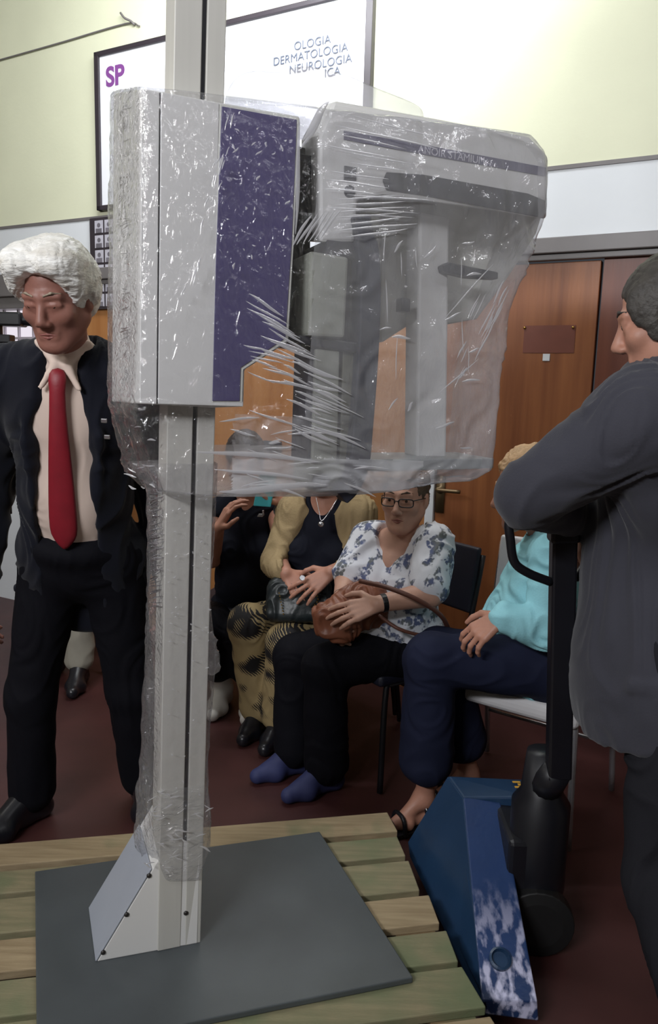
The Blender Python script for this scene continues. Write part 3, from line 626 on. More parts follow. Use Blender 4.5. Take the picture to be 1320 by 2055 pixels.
# tube head on the left of the arm
plane_poly('tube_head', [(622, 503), (700, 516), (692, 678), (619, 674)], TA - 0.03, 0.16, M['greyg'], 0.006)
plane_poly('tube_head_neck', [(655, 480), (712, 487), (712, 520), (655, 515)], TA, 0.12, M['dark'], 0.003)
plane_poly('tube_head_side', [(712, 388), (768, 384), (758, 520), (738, 690), (696, 684)], 0.0, 0.15, M['olive'], 0.006)
plane_poly('tube_head_base', [(597, 672), (742, 690), (740, 712), (600, 690)], TA - 0.01, 0.15, M['dark'], 0.004)
b = MB(); pts = bez([MP(x, y, TA - 0.02) for x, y in ((727, 430), (742, 520), (744, 620), (738, 740), (729, 860), (722, 930), (706, 972), (684, 996))], 6)
hw = 0.0245
fr_, bk_ = [], []
vs = []; fs = []
for i, p in enumerate(pts):
    d = (pts[min(i + 1, len(pts) - 1)] - pts[max(i - 1, 0)]).normalized(); side = d.cross(TT).normalized()
    w2 = hw * (1.0 if i > 3 else 0.8)
    vs += [p - side * w2 - TT * .0, p + side * w2 - TT * .0, p + side * w2 + TT * .05, p - side * w2 + TT * .05]
for i in range(len(pts) - 1):
    for j in range(4): fs.append((i * 4 + j, i * 4 + (j + 1) % 4, i * 4 + 4 + (j + 1) % 4, i * 4 + 4 + j))
fs += [(3, 2, 1, 0), tuple(len(vs) - 4 + k for k in range(4))]
b.add(vs, fs); b.build('curved_black_support', mat('slate_black_plastic', (50, 52, 64), 0.4, var=0.1), mac, bevel=0.004)
plane_poly('lower_column', [(633, 700), (682, 704), (676, 930), (626, 928)], TA, 0.10, M['greyg'], 0.003)
plane_poly('lower_column_edge', [(626, 700), (632, 700), (625, 928), (618, 928)], TA + 0.01, 0.10, M['dark'], 0.001)
plane_poly('lower_column_side', [(688, 705), (722, 708), (712, 932), (681, 930)], TA + 0.006, 0.10, M['olive'], 0.003)
plane_poly('lower_block', [(622, 930), (712, 934), (706, 984), (640, 990), (620, 975)], TA, 0.09, M['greyg'], 0.006)
b = MB(); b.lathe(MP(641, 967, TA), -TT, [(0.020, -0.01), (0.020, 0.012), (0.014, 0.016)], 20); b.build('knob', M['dark'], mac, smooth=False)
# sensor side
plane_poly('sensor_column', [(842, 425), (902, 436), (896, 920), (836, 918)], 0.05, 0.12, M['pale'], 0.006)
plane_poly('sensor_housing', [(765, 385), (1092, 425), (1078, 470), (1020, 560), (960, 640), (905, 650), (842, 640), (765, 690)], 0.12, 0.17, M['pale2'], 0.01)
plane_poly('sensor_handle', [(889, 532), (900, 526), (1000, 546), (1000, 560), (940, 556), (892, 545)], 0.02, 0.05, M['dark'], 0.003)
plane_poly('latch', [(806, 597), (824, 600), (823, 626), (805, 624)], 0.03, 0.06, M['dark'], 0.002)
plane_poly('chin_plate', [(745, 922), (992, 920), (990, 940), (744, 947)], -0.02, 0.16, mat('grey_plate_enamel', (142, 146, 146), 0.4, var=0.04), 0.003)

# ---- stretch film (parts of the machine)
def resample(ring, n):
    P = ring + [ring[0]]; L = [0]
    for a, c_ in zip(P[:-1], P[1:]): L.append(L[-1] + (c_ - a).length)
    out = []; j = 0
    for k in range(n):
        t = L[-1] * k / n
        while L[j + 1] < t: j += 1
        f = (t - L[j]) / max(L[j + 1] - L[j], 1e-9); out.append(P[j].lerp(P[j + 1], f))
    return out
def film_loft(name, rows, n, sub, amp, mats, matfn, extra=None, capt=True, capb=True, ncap=4):
    """rows: lists of corner points, same count; each corner-to-corner side gets n samples"""
    k = len(rows[0]); rings = []
    P = [[Vector(p) for p in r] for r in rows]
    for i in range(len(P) - 1):
        for q in range(sub):
            t = q / sub; rings.append([P[i][j].lerp(P[i + 1][j], t) for j in range(k)])
    rings.append(P[-1])
    V = []
    for r in rings:
        ring = []
        for j in range(k):
            for q in range(n[j]): ring.append(r[j].lerp(r[(j + 1) % k], q / n[j]))
        ring2 = [ (ring[i - 2] + ring[i - 1] * 2 + ring[i] * 3 + ring[(i + 1) % len(ring)] * 2 + ring[(i + 2) % len(ring)]) / 9 for i in range(len(ring))]
        V.append(ring2)
    N = sum(n); nr_ = len(V); X = np.array([[tuple(p) for p in r] for r in V])
    # smooth along the loft
    for _ in range(3):
        Y = X.copy(); Y[1:-1] = (X[:-2] + 2 * X[1:-1] + X[2:]) / 4; X = Y
    dx = np.roll(X, -1, 1) - np.roll(X, 1, 1); dy = np.gradient(X, axis=0); NN = np.cross(dx, dy); NN /= (np.linalg.norm(NN, axis=2, keepdims=True) + 1e-9)
    cen = X.mean(axis=1, keepdims=True); sg = np.sign(((X - cen) * NN).sum(2, keepdims=True).mean()); NN *= sg
    F_ = X.reshape(-1, 3); w1 = vnoise(F_ * 9); w = vnoise(F_ * np.array([14, 14, 11]) + 3 * w1[:, None]); w3 = vnoise(F_ * 45 + 2 * w1[:, None])
    disp = (0.3 - np.abs(w) * 1.6) * 1.0 + 0.28 * w3
    a = amp(F_) if callable(amp) else amp
    F_ = F_ + NN.reshape(-1, 3) * (disp * a)[:, None]
    b = MB(); vs = [Vector(v) for v in F_]; fs = []
    for i in range(nr_ - 1):
        for j in range(N): fs.append((i * N + j, i * N + (j + 1) % N, (i + 1) * N + (j + 1) % N, (i + 1) * N + j))
    b.add(vs, fs)
    for (do, ri, up_) in ((capt, 0, 0.012), (capb, nr_ - 1, -0.012)):
        if not do: continue
        ring = list(range(ri * N, ri * N + N)); ctr = sum((vs[i] for i in ring), Vector()) / N; prev = ring
        for q in range(1, ncap):
            f = 1 - q / ncap; base = len(b.v); new = []
            for i in ring: new.append(ctr + (vs[i] - ctr) * f + UU * up_ * (1 - f * f) * 2)
            b.add(new, [(prev[t], prev[(t + 1) % N], base + (t + 1) % N, base + t) if True else None for t in range(0)])
            for t in range(N): b.f.append([prev[t], prev[(t + 1) % N], base + (t + 1) % N, base + t]); b.m.append(0)
            prev = list(range(base, base + N))
    if matfn:
        for fi, f in enumerate(b.f):
            cc_ = sum((b.v[i] for i in f), Vector()) / len(f); b.m[fi] = matfn(cc_)
    if extra: extra(b)
    return b.build(name, mats, mac, smooth=True)

TFm = -0.085; TB = 0.24
rows_px = [((283, 173), (1072, 270), (224, 182)), ((281, 186), (1100, 305), (217, 195)), ((281, 250), (1106, 345), (215, 260)), ((281, 400), (1100, 435), (213, 400)), ((279, 520), (1076, 505), (212, 520)),
           ((277, 660), (1032, 630), (211, 660)), ((274, 770), (1010, 770), (210, 760)), ((272, 830), (1000, 870), (212, 815)), ((284, 870), (996, 918), (226, 862)), ((300, 915), (992, 944), (238, 922)), ((312, 950), (960, 962), (241, 946)), ((330, 985), (800, 985), (296, 985))]
rows = []
for FLp, FRp, BLp in rows_px:
    fl = MP(*FLp, TFm); fr = MP(*FRp, TFm + 0.01); bl = MP(*BLp, TB); rows.append([fl, fl.lerp(fr, 0.42), fr, back(fr, TB - TFm), back(fl.lerp(fr, .45), TB - TFm), bl])
s_left = (MP(286, 500, TFm) - MO).dot(SS); s_split = (MP(612, 500, TFm) - MO).dot(SS)
def amp_main(F_):
    rel = (F_ - np.array(MO)) ; s = rel @ np.array(SS); z = rel @ np.array(UU); t = rel @ np.array(TT)
    a = np.where((s < s_split) & (z > 1.25) & (t < 0.0), 0.002, 0.007)
    return np.where(t > 0.12, 0.005, a)
def mf_main(c_):
    r = c_ - MO; s = r.dot(SS); t = r.dot(TT)
    z = r.dot(UU)
    if z < 1.135 and s > 0.03 and s < 0.46: return 3
    if s < s_left and t > -0.07 and z > 1.2: return 4
    return 1 if ((s > s_split + 0.02 and t < 0.15) or (z < 1.22 and s > 0.03 and t < 0.1)) else 0
def fold_strip(b, p, q, w, mi=2, lift=None, up=None):
    """pleat of film whitened as a painted highlight: ridge tapering at both ends"""
    d = (q - p); n = -TT; sd = d.cross(n).normalized(); K = 8; base = len(b.v); ph = rng.random() * 6; w *= 1.3; lift = 0.28 * w
    for i in range(K + 1):
        t = i / K; c_ = p.lerp(q, t) + sd * (math.sin(t * 5 + ph) * w * 0.5); ww = w * math.sin(math.pi * min(max(t, 0.02), 0.98)) ** 0.7
        b.v += [c_ - sd * ww, c_ + n * (lift * math.sin(math.pi * t) + 0.0004), c_ + sd * ww]
    for i in range(K):
        for j in (0, 1): b.f.append([base + i * 3 + j, base + i * 3 + j + 1, base + i * 3 + 4 + j, base + i * 3 + 3 + j]); b.m.append(mi)
def folds_main(b):
    T = TFm - 0.004
    def F2(x0, y0, x1, y1, w, t=T): fold_strip(b, MP(x0, y0, t), MP(x1, y1, t), w)
    # fans gathered between carriage and head
    for k in range(9):
        f = k / 8; F2(490 + 60 * f + rng.uniform(-15, 15), 590 + 110 * f, 570 + 85 * f, 640 + 105 * f + rng.uniform(-8, 8), 0.0016 + rng.random() * 0.0014)
    for k in range(40):
        x = rng.uniform(480, 640); y = 690 + (x - 480) * 0.25 + rng.uniform(0, 150); L = rng.uniform(35, 110); F2(x, y, x + L, y + L * rng.uniform(.22, .5), rng.uniform(0.001, 0.0028))
    # pleats wrapped over the left end of the arm
    for k in range(12):
        y = 232 + k * 18 + rng.uniform(-5, 5); x0 = rng.uniform(640, 700); L = rng.uniform(110, 210); F2(x0, y, x0 + L, y + L * (0.26 - 0.02 * k), rng.uniform(0.0009, 0.002))
    for k in range(7):
        y = 395 + k * 13; F2(rng.uniform(665, 700), y + 4, rng.uniform(800, 845), y - 2 - k * 2, rng.uniform(0.0012, 0.0024))
    for k in range(6):
        F2(585 + k * 11, 495 - k * 3, 625 + k * 12, 430 - k * 2, rng.uniform(0.0012, 0.0024))
    F2(603, 240, 592, 470, 0.0030); F2(606, 280, 662, 205, 0.0060); F2(604, 300, 650, 225, 0.003)
    # diagonal pull at the lower right edge
    for k in range(16):
        x = rng.uniform(905, 1000); y = 590 + (1000 - x) * 1.6 + rng.uniform(-50, 80); L = rng.uniform(30, 80)
        F2(x, y, x + L * 0.5, y - L, rng.uniform(0.0008, 0.002))
    F2(880, 790, 960, 720, 0.0012); F2(890, 640, 990, 530, 0.0014)
    for k in range(8): 
        x = rng.uniform(770, 1000); y = rng.uniform(440, 700); F2(x, y, x + rng.uniform(-6, 6), y + rng.uniform(30, 90), 0.0010)
    for k in range(14):
        x = rng.uniform(760, 940); y = rng.uniform(430, 900); F2(x, y, x + rng.uniform(12, 40), y - rng.uniform(-6, 26), rng.uniform(0.0012, 0.003))
    # loose bottom edge
    F2(395, 905, 640, 925, 0.004); F2(440, 985, 640, 975, 0.0055); F2(430, 940, 620, 962, 0.003); F2(440, 845, 520, 838, 0.002)
    for k in range(22):
        x = rng.uniform(430, 720); y = rng.uniform(840, 985); L = rng.uniform(20, 80); F2(x, y, x + L, y + L * rng.uniform(-.2, .45), rng.uniform(0.0008, 0.002))
    # diagonal pleat across the carriage front
    for k in range(22):
        f = rng.random(); x = 475 - 110 * f + rng.uniform(-14, 14); y = 215 + 400 * f; F2(x, y, x - 8, y + rng.uniform(14, 34), rng.uniform(0.0006, 0.0013))
    for k in range(36):
        x = rng.uniform(450, 590); y = rng.uniform(225, 560); L = rng.uniform(5, 16); F2(x, y, x + L * rng.uniform(-.6, 1), y + L * rng.uniform(-1, 1), rng.uniform(0.0007, 0.0016))  # short whitened dashes, painted sparkles over the violet panel
    for k in range(40):
        y = 190 + k * 15 + rng.uniform(-6, 6); x = rng.uniform(236, 258); L = rng.uniform(14, 26)
        p = MP(x, y, 0.10); q = MP(x + L, y - L * rng.uniform(-.1, .7), 0.02); fold_strip(b, p, q, rng.uniform(0.0008, 0.002))
    for k in range(12):
        x = rng.uniform(236, 330); y = rng.uniform(850, 980); fold_strip(b, MP(x, y, 0.05), MP(x + rng.uniform(8, 30), y + rng.uniform(-14, 18), 0.03), rng.uniform(0.001, 0.002))
film_loft('stretch_film', rows, [44, 56, 26, 30, 30, 22], 14, amp_main, [M['film'], M['film_multi'], M['film_fold_glint'], M['film_heavy'], M['film_pole']], mf_main, folds_main)
# ragged film standing up behind the arm and carriage top
rows = []
for (x0, y0), (x1, y1) in (((300, 150), (745, 178)), ((290, 185), (900, 235))):
    pass
b = MB(); K = 40; base = []
top = [(450, 196), (470, 150), (520, 138), (560, 150), (600, 128), (650, 140), (700, 150), (742, 172), (790, 190), (850, 214)]
for i, (x, y) in enumerate(top):
    p = MP(x, y, 0.12); q = MP(x, 262 + (x - 450) * 0.12, 0.10); r_ = MP(x, (y + 262) / 2, 0.09); b.v += [p, r_, q]
for i in range(len(top) - 1):
    for j in (0, 1): b.f.append([i * 3 + j, i * 3 + j + 1, i * 3 + 4 + j, i * 3 + 3 + j]); b.m.append(0)
o = b.build('loose_film_flap', film_mat('thin_loose_film', 0.3, 1.0, 0.15, 0.12, 14, (1, 1, 1)), mac, smooth=True, sub=3)
md = o.modifiers.new('thick', 'SOLIDIFY'); md.thickness = 0.001
# film round the pole
rows = []
for y, xl, xf, xr, t in ((930, 262, 320, 440, .06), (985, 297, 330, 436, .04), (1080, 300, 330, 432, .03), (1200, 298, 328, 424, .03), (1330, 294, 326, 436, .03), (1450, 288, 324, 424, .03), (1530, 286, 322, 420, .03), (1590, 276, 316, 422, .035), (1650, 276, 312, 424, .035), (1700, 270, 310, 424, .04), (1735, 296, 320, 412, .03), (1765, 318, 335, 400, .02)):
    fl = MP(xf, y, -0.014); fr = MP(xr, y, -0.012); bl = MP(xl, y, 0.09); br = back(fr, 0.13); b2 = bl + TT * 0.045
    rows.append([fl, fr, br, b2, bl])
def folds_pole(b):
    for k in range(46):
        y = 985 + k * 5.2 + rng.uniform(-2, 2); fold_strip(b, MP(300 + rng.uniform(-2, 4), y, 0.07), MP(rng.uniform(318, 332), y - rng.uniform(-3, 12), -0.004), rng.uniform(0.001, 0.0026))
    for k in range(70):
        x = rng.uniform(335, 420); y = rng.uniform(985, 1290) if k < 55 else rng.uniform(1290, 1700); L = rng.uniform(2, 7); fold_strip(b, MP(x, y, -0.018), MP(x + L, y + rng.uniform(-4, 6), -0.018), rng.uniform(0.0006, 0.0014))  # tiny whitened strips paint the sparkles on the pole front
    for k in range(34):
        x = rng.uniform(280, 415); y = rng.uniform(1580, 1750); L = rng.uniform(5, 26); fold_strip(b, MP(x, y, -0.018), MP(x + L, y + rng.uniform(-12, 12), -0.018), rng.uniform(0.0008, 0.002))
def amp_pole(F_):
    t = (F_ - np.array(MO)) @ np.array(TT); z = F_[:, 2]
    return np.where((t < -0.004) & (z > 0.55), 0.002, 0.006)
def mf_pole(c_):
    r = c_ - MO; return 0 if r.dot(TT) < 0.0 and r.dot(UU) > 0.4 else 1
film_loft('pole_film', rows, [34, 22, 20, 10, 22], 12, amp_pole, [M['film'], M['film_pole'], M['film_fold_glint']], mf_pole, folds_pole, capt=False)
# loose tail of film beside the pole
s = SDF(0.004); c = MP(428, 1305, 0.03)
for k in range(11): s.ell(c + SS * rng.uniform(-.012, .014) + UU * rng.uniform(-.045, .04), (rng.uniform(.004, .012), rng.uniform(.006, .014), rng.uniform(.008, .022)), k=0.006)
s.build('film_tail', M['film_multi'], mac, wrinkle=0.010, wfreq=(45, 45, 45))

# ------------------------------------------------------------------ PALLET JACK
jb = Vector((0.58, 1.85, 0))
jk = thing('pallet_jack', 'blue pallet jack with black pump and looped handle, right of the pallet', 'pallet jack', jb)
A_ = at(898, 1558, 2.10); B_ = at(929, 1602, 2.0); C_ = at(1003, 1605, 2.0); N1 = at(966, 2008, 1.55); N2 = at(1078, 2011, 1.55); N3 = at(971, 2036, 1.55); N4 = at(1081, 2050, 1.55)
Lf = at(818, 1690, 2.12); Lf2 = at(822, 1720, 2.08)
b = MB()      # left flank
b.add([A_, B_, N1, N3, Lf2, Lf], [(0, 1, 2, 3, 4, 5)]); off = Vector((0.012, 0.0, -0.004)); vs = [v + off for v in (A_, B_, N1, N3, Lf2, Lf)]
b = MB(); b.poly([A_, B_, N1, N3, Lf2, Lf], vs); b.build('side_plate', M['jackblue'], jk, bevel=0.002)
up_ = Vector((0, 0, 0.003))
b = MB(); low = [Vector((B_.x + .01, B_.y, B_.z - .05)), Vector((C_.x, C_.y, C_.z - .05)), N4, N3]
b.hexa(low, [B_ + up_, C_ + up_, N2 + up_, N1 + up_]); fk = b.build('fork', M['wornglintblue'], jk, bevel=0.004)
E_ = at(1072, 1566, 2.06); G_ = at(1060, 1601, 1.98)
b = MB(); tp = [A_, E_, G_, B_]; b.hexa([v - Vector((0, 0, .05)) for v in tp], [v + Vector((0, 0, .003)) for v in tp]); b.build('bridge', M['jackblue'], jk, bevel=0.006)
b = MB(); p = at(1036, 1567, 2.04); p.z = E_.z + 0.004
for i in range(3): b.box(p + Vector((0.012 * (i % 2), -0.014 * i, 0)), (0.011, 0, 0), (0, 0.004, 0), (0, 0, 0.0008))
b.build('yellow_sticker', mat('yellow_sticker', (210, 160, 60), 0.5, var=0.05), jk)
c = (B_ + C_ + N1 + N2) / 4; ax = (C_ - B_).cross(N1 - B_).normalized(); ax = -ax if ax.z < 0 else ax
p = at(992, 1935, 1.60); pc = p; 
b = MB(); b.lathe(N1.lerp(N2, 0.42).lerp(B_.lerp(C_, 0.42), 0.17) + ax * 0.0, ax, [(0.026, -0.01), (0.026, 0.012), (0.021, 0.014), (0.018, 0.004)], 24); b.build('roller_boss', M['jackblue'], jk)
# second fork, hidden side
b = MB(); off2 = Vector((0.0, 0, 0))
# pump, chassis, wheels
b = MB(); pcx, pcy = 0.575, 1.87
b.lathe((pcx, pcy, 0.10), (0, 0, 1), [(0.07, 0), (0.075, 0.05), (0.075, 0.28), (0.055, 0.31), (0.045, 0.42)], 40); b.build('pump', M['jackblack'], jk, smooth=True)
b = MB(); b.box((0.545, 1.93, 0.20), (0.06, 0, 0), (0, 0.12, 0), (0, 0, 0.10)); b.build('chassis', M['jackblack'], jk, bevel=0.012)
for dy in (-0.05, 0.05):
    b = MB(); b.lathe((pcx - .01, pcy - .02 + dy - .025, 0.09), (0.12, 1, 0), [(0.06, 0), (0.09, 0.004), (0.09, 0.046), (0.06, 0.05)], 28); b.build('wheel', M['rubber'], jk, bevel=0.003)
ht = at(1131, 1052, 1.76); hb = Vector((pcx, pcy - .03, 0.46)); hb = at(1120, 1560, 1.80)
hd = (hb - ht).normalized(); hs = Vector((1, 0, 0)); hs = (hs - hd * hs.dot(hd)).normalized(); hn = hd.cross(hs)
b = MB(); mid = (ht + hb) / 2; b.box(mid, hs * 0.029, hn * 0.02, hd * ((hb - ht).length / 2)); b.build('handle_post', M['jackblack'], jk, bevel=0.006)
b = MB(); b.tube([hb - hd * .02, Vector((pcx, pcy, 0.42))], [0.034, 0.05], 16); b.build('post_socket', M['jackblack'], jk, smooth=True)
lp = [(1105, 1168, 1.76), (1060, 1150, 1.74), (1032, 1128, 1.73), (1024, 1085, 1.72), (1022, 1045, 1.72), (1045, 1022, 1.72), (1090, 1020, 1.74), (1135, 1040, 1.78), (1166, 1062, 1.82), (1176, 1090, 1.84), (1174, 1130, 1.83), (1155, 1160, 1.79)]
b = MB(); b.tube(bez([at(*q) for q in lp], 6), 0.0105, 12); b.build('handle_loop', M['jackblack'], jk, smooth=True)
b = MB(); b.box(at(1131, 1062, 1.755), hs * 0.034, hn * 0.026, hd * 0.03); b.build('handle_head', M['jackblack'], jk, bevel=0.008)

# ------------------------------------------------------------------ CHAIRS
def chair(name, label, cat, seat_c, yaw, shell, frame, sh=0.45, w=0.22, d=0.21, back_top=0.86, group=None, th_=0.0225):
    """seat_c: ground point under the seat centre; yaw: direction the sitter faces"""
    f = Vector((math.cos(yaw), math.sin(yaw), 0)); l = Vector((-f.y, f.x, 0)); c0 = Vector((seat_c[0], seat_c[1], 0))
    t = thing(name, label, cat, c0, group)
    b = MB(); b.box(c0 + Vector((0, 0, sh - th_)), l * w, f * d, Vector((0, 0, th_))); b.build('seat', shell, t, bevel=th_ * .8, seg=4)
    b = MB(); bc = c0 - f * (d + 0.02) + Vector((0, 0, (sh + 0.16 + back_top) / 2)); tilt = (Vector((0, 0, 1)) - f * 0.13).normalized()
    b.box(bc - f * 0.01, l * (w * 0.95), f * 0.012, tilt * ((back_top - sh - 0.16) / 2)); b.build('backrest', shell, t, bevel=0.01, seg=3)
    for sd in (-1, 1):
        b = MB(); b.tube(bez([c0 + l * sd * w * .98 + f * d * .9 + Vector((0, 0, 0.012)), c0 + l * sd * w * .92 + f * d * .8 + Vector((0, 0, sh - .06)), c0 + l * sd * w * .9 + f * d * .6 + Vector((0, 0, sh - 0.035))], 6), 0.011, 10); b.build('front_leg', frame, t, smooth=True)
        b = MB(); b.tube(bez([c0 + l * sd * w * .98 - f * d * 1.25 + Vector((0, 0, 0.012)), c0 + l * sd * w * .95 - f * d * 1.0 + Vector((0, 0, sh - .02)), c0 + l * sd * w * .95 - f * (d + .06) + Vector((0, 0, back_top - 0.03))], 6), 0.011, 10); b.build('rear_leg', frame, t, smooth=True)
        b = MB(); b.tube([c0 + l * sd * w * .92 + f * d * .8 + Vector((0, 0, sh - .045)), c0 + l * sd * w * .95 - f * d + Vector((0, 0, sh - .045))], 0.009, 10); b.build('side_rail', frame, t, smooth=True)
    b = MB(); b.tube([c0 - l * w * .95 - f * d * 1.12 + Vector((0, 0, .2)), c0 + l * w * .95 - f * d * 1.12 + Vector((0, 0, .2))], 0.008, 10); b.build('stretcher', frame, t, smooth=True)
    return t

# ------------------------------------------------------------------ PEOPLE
def frame3(L, F, U): return np.array([[L[i], F[i], U[i]] for i in range(3)], dtype=np.float32)   # columns: left, forward, up
class Head:
    def __init__(s, c, fwd, tilt_up=Vector((0, 0, 1)), sc=1.0):
        s.c = Vector(c); s.F = Vector(fwd).normalized(); s.L = tilt_up.cross(s.F).normalized(); s.U = s.F.cross(s.L).normalized(); s.s = sc; s.R = frame3(s.L, s.F, s.U)
    def p(s, x, y, z): return s.c + (s.L * x + s.F * y + s.U * z) * s.s
    def ell(s, S, c, r, k=0.012, sub=False): S.ell(s.p(*c), [v * s.s for v in r], s.R, k * s.s, sub)
    def cap(s, S, a, b, ra, rb, k=0.012, sub=False): S.cap(s.p(*a), s.p(*b), ra * s.s, rb * s.s, k * s.s, sub)
def head_ops(S, H, jaw=1.0, nose=1.0):
    lid = getattr(H, 'lid', 0.0)
    H.ell(S, (0, -0.014, 0.038), (0.075, 0.096, 0.086)); H.ell(S, (0, 0.022, -0.035), (0.062 * jaw, 0.07, 0.085), 0.03)
    for sx in (-1, 1):
        H.cap(S, (sx * 0.054 * jaw, -0.005, -0.05), (sx * 0.022, 0.062, -0.098), 0.02, 0.02, 0.03)
        H.ell(S, (sx * 0.043, 0.06, -0.024), (0.024, 0.022, 0.022), None or 0.02)
        H.cap(S, (sx * 0.012, 0.083, 0.026), (sx * 0.042, 0.074, 0.024), 0.012, 0.010, 0.012)
        H.ell(S, (sx * 0.032, 0.096, 0.004), (0.017, 0.014, 0.011), 0.010, True)
        H.ell(S, (sx * 0.031, 0.076, 0.004), (0.0135, 0.0125, 0.012), 0.004)
        H.cap(S, (sx * 0.02, 0.0865, 0.0115 - lid), (sx * 0.044, 0.0785, 0.0105 - lid), 0.0045 + lid * .35, 0.0045 + lid * .35, 0.005)
        H.cap(S, (sx * 0.021, 0.085, -0.006), (sx * 0.042, 0.077, -0.006), 0.004, 0.004, 0.006)
        H.ell(S, (sx * 0.0125, 0.098 * 1, -0.038), (0.0085, 0.010, 0.008), 0.006)
        H.ell(S, (sx * 0.077, -0.012, -0.008), (0.009, 0.020, 0.032), 0.008); H.ell(S, (sx * 0.0875, -0.008, -0.005), (0.005, 0.011, 0.018), 0.004, True)
    H.ell(S, (0, 0.07, -0.103), (0.024, 0.02, 0.018), 0.02)
    H.cap(S, (0, 0.086, 0.014), (0, 0.110 * nose, -0.030), 0.0085, 0.0115, 0.012)
    H.cap(S, (-0.02, 0.082, -0.064), (0.02, 0.082, -0.064), 0.0075, 0.0075, 0.008); H.cap(S, (-0.018, 0.081, -0.076), (0.018, 0.081, -0.076), 0.008, 0.008, 0.008)
    H.cap(S, (-0.024, 0.093, -0.070), (0.024, 0.093, -0.070), 0.003, 0.003, 0.004, True)
def face_parts(H, parent, brow):
    parent = [c_ for c_ in parent.children if c_.name.startswith('body')][0]
    for sx in (-1, 1):
        b = MB(); c = H.p(sx * 0.031, 0.0775, 0.004); b.lathe(c - H.F * 0.004 * H.s, H.F, [(0.0002, 0.0157 * H.s), (0.0045 * H.s, 0.0153 * H.s), (0.0055 * H.s, 0.0146 * H.s), (0.002 * H.s, 0.012 * H.s)], 16); b.build('iris', M['eye'], parent, smooth=True)
        S = SDF(0.0025); H.cap(S, (sx * 0.014, 0.094, 0.030), (sx * 0.032, 0.088, 0.036), 0.0026, 0.003, 0.004); H.cap(S, (sx * 0.032, 0.088, 0.036), (sx * 0.050, 0.072, 0.030), 0.003, 0.002, 0.004); S.build('eyebrow', brow, parent)
def lips(H, parent, m):
    parent = [c_ for c_ in parent.children if c_.name.startswith('body')][0]
    S = SDF(0.0022)
    for sx in (-1, 1): H.cap(S, (0, 0.0905, -0.0655), (sx * 0.022, 0.0875, -0.0685), 0.0032, 0.002, 0.003); H.cap(S, (0, 0.0900, -0.0755), (sx * 0.019, 0.087, -0.073), 0.0036, 0.002, 0.003)
    S.build('lips', m, parent)
def hair_obj(H, m, parent, vol=0.012, back=0.02, hairline=0.0, extra=None, h=0.005, wr=0.006, face=True, wf=(22, 22, 16)):
    S = SDF(h); v = vol
    H.ell(S, (0, -0.020, 0.046), (0.077 + v, 0.097 + v, 0.088 + v)); H.ell(S, (0, -0.06, -0.02), (0.066 + v, 0.05 + v, 0.07 + back), 0.03)
    if extra: extra(S, H)
    if face:
        H.ell(S, (0, 0.115, -0.045 + hairline), (0.092, 0.098, 0.118), 0.012, True)
        for sx in (-1, 1): H.ell(S, (sx * 0.095, 0.03, -0.045), (0.03, 0.05, 0.06), 0.01, True)
    return S.build('hair', m, parent, wrinkle=wr, wfreq=wf, wr2=wr * 0.3)

def hand_ops(S, w, d, n, side, curl=0.5, sc=1.0, spread=0.12, thumb=0.7, curls=None):
    """w wrist, d towards the fingers, n back of the hand, side towards the thumb"""
    d = d.normalized(); n = (n - d * n.dot(d)).normalized(); side = (side - d * side.dot(d) - n * side.dot(n)).normalized()
    offs = (0.030, 0.010, -0.010, -0.029); lens = ((.042, .025, .021), (.046, .029, .022), (.043, .027, .021), (.034, .02, .019)); tips = (0.086, 0.090, 0.085, 0.076)
    for i in range(4):
        kn = w + (d * tips[i] + side * offs[i] * 1.02) * sc
        S.cap(w + (d * .012 + side * offs[i] * .5) * sc, kn - n * .002, .0145 * sc, .0118 * sc, 0.008)
        p = kn; a = 0.0; dirv = (d + side * (offs[i] * spread / 0.03)).normalized(); c = curls[i] if curls else curl
        for j in range(3):
            a += c * (0.55, 0.75, 0.6)[j]; dv = dirv * math.cos(a) - n * math.sin(a); q = p + dv * lens[i][j] * sc
            S.cap(p, q, (.0092, .0084, .0076)[j] * sc, (.0084, .0076, .0064)[j] * sc, 0.003); p = q
    p0 = w + (d * .02 + side * .024 - n * .006) * sc; t1 = (d * .55 + side * .8 - n * .25 * thumb).normalized(); p1 = p0 + t1 * .042 * sc
    t2 = (d * .95 + side * .35 - n * .35 * thumb).normalized(); p2 = p1 + t2 * .032 * sc; p3 = p2 + (t2 - n * .25 * thumb - side * .2).normalized() * .026 * sc
    S.cap(p0, p1, .0145 * sc, .0108 * sc, 0.01); S.cap(p1, p2, .0105 * sc, .0095 * sc, 0.003); S.cap(p2, p3, .0095 * sc, .0075 * sc, 0.003)

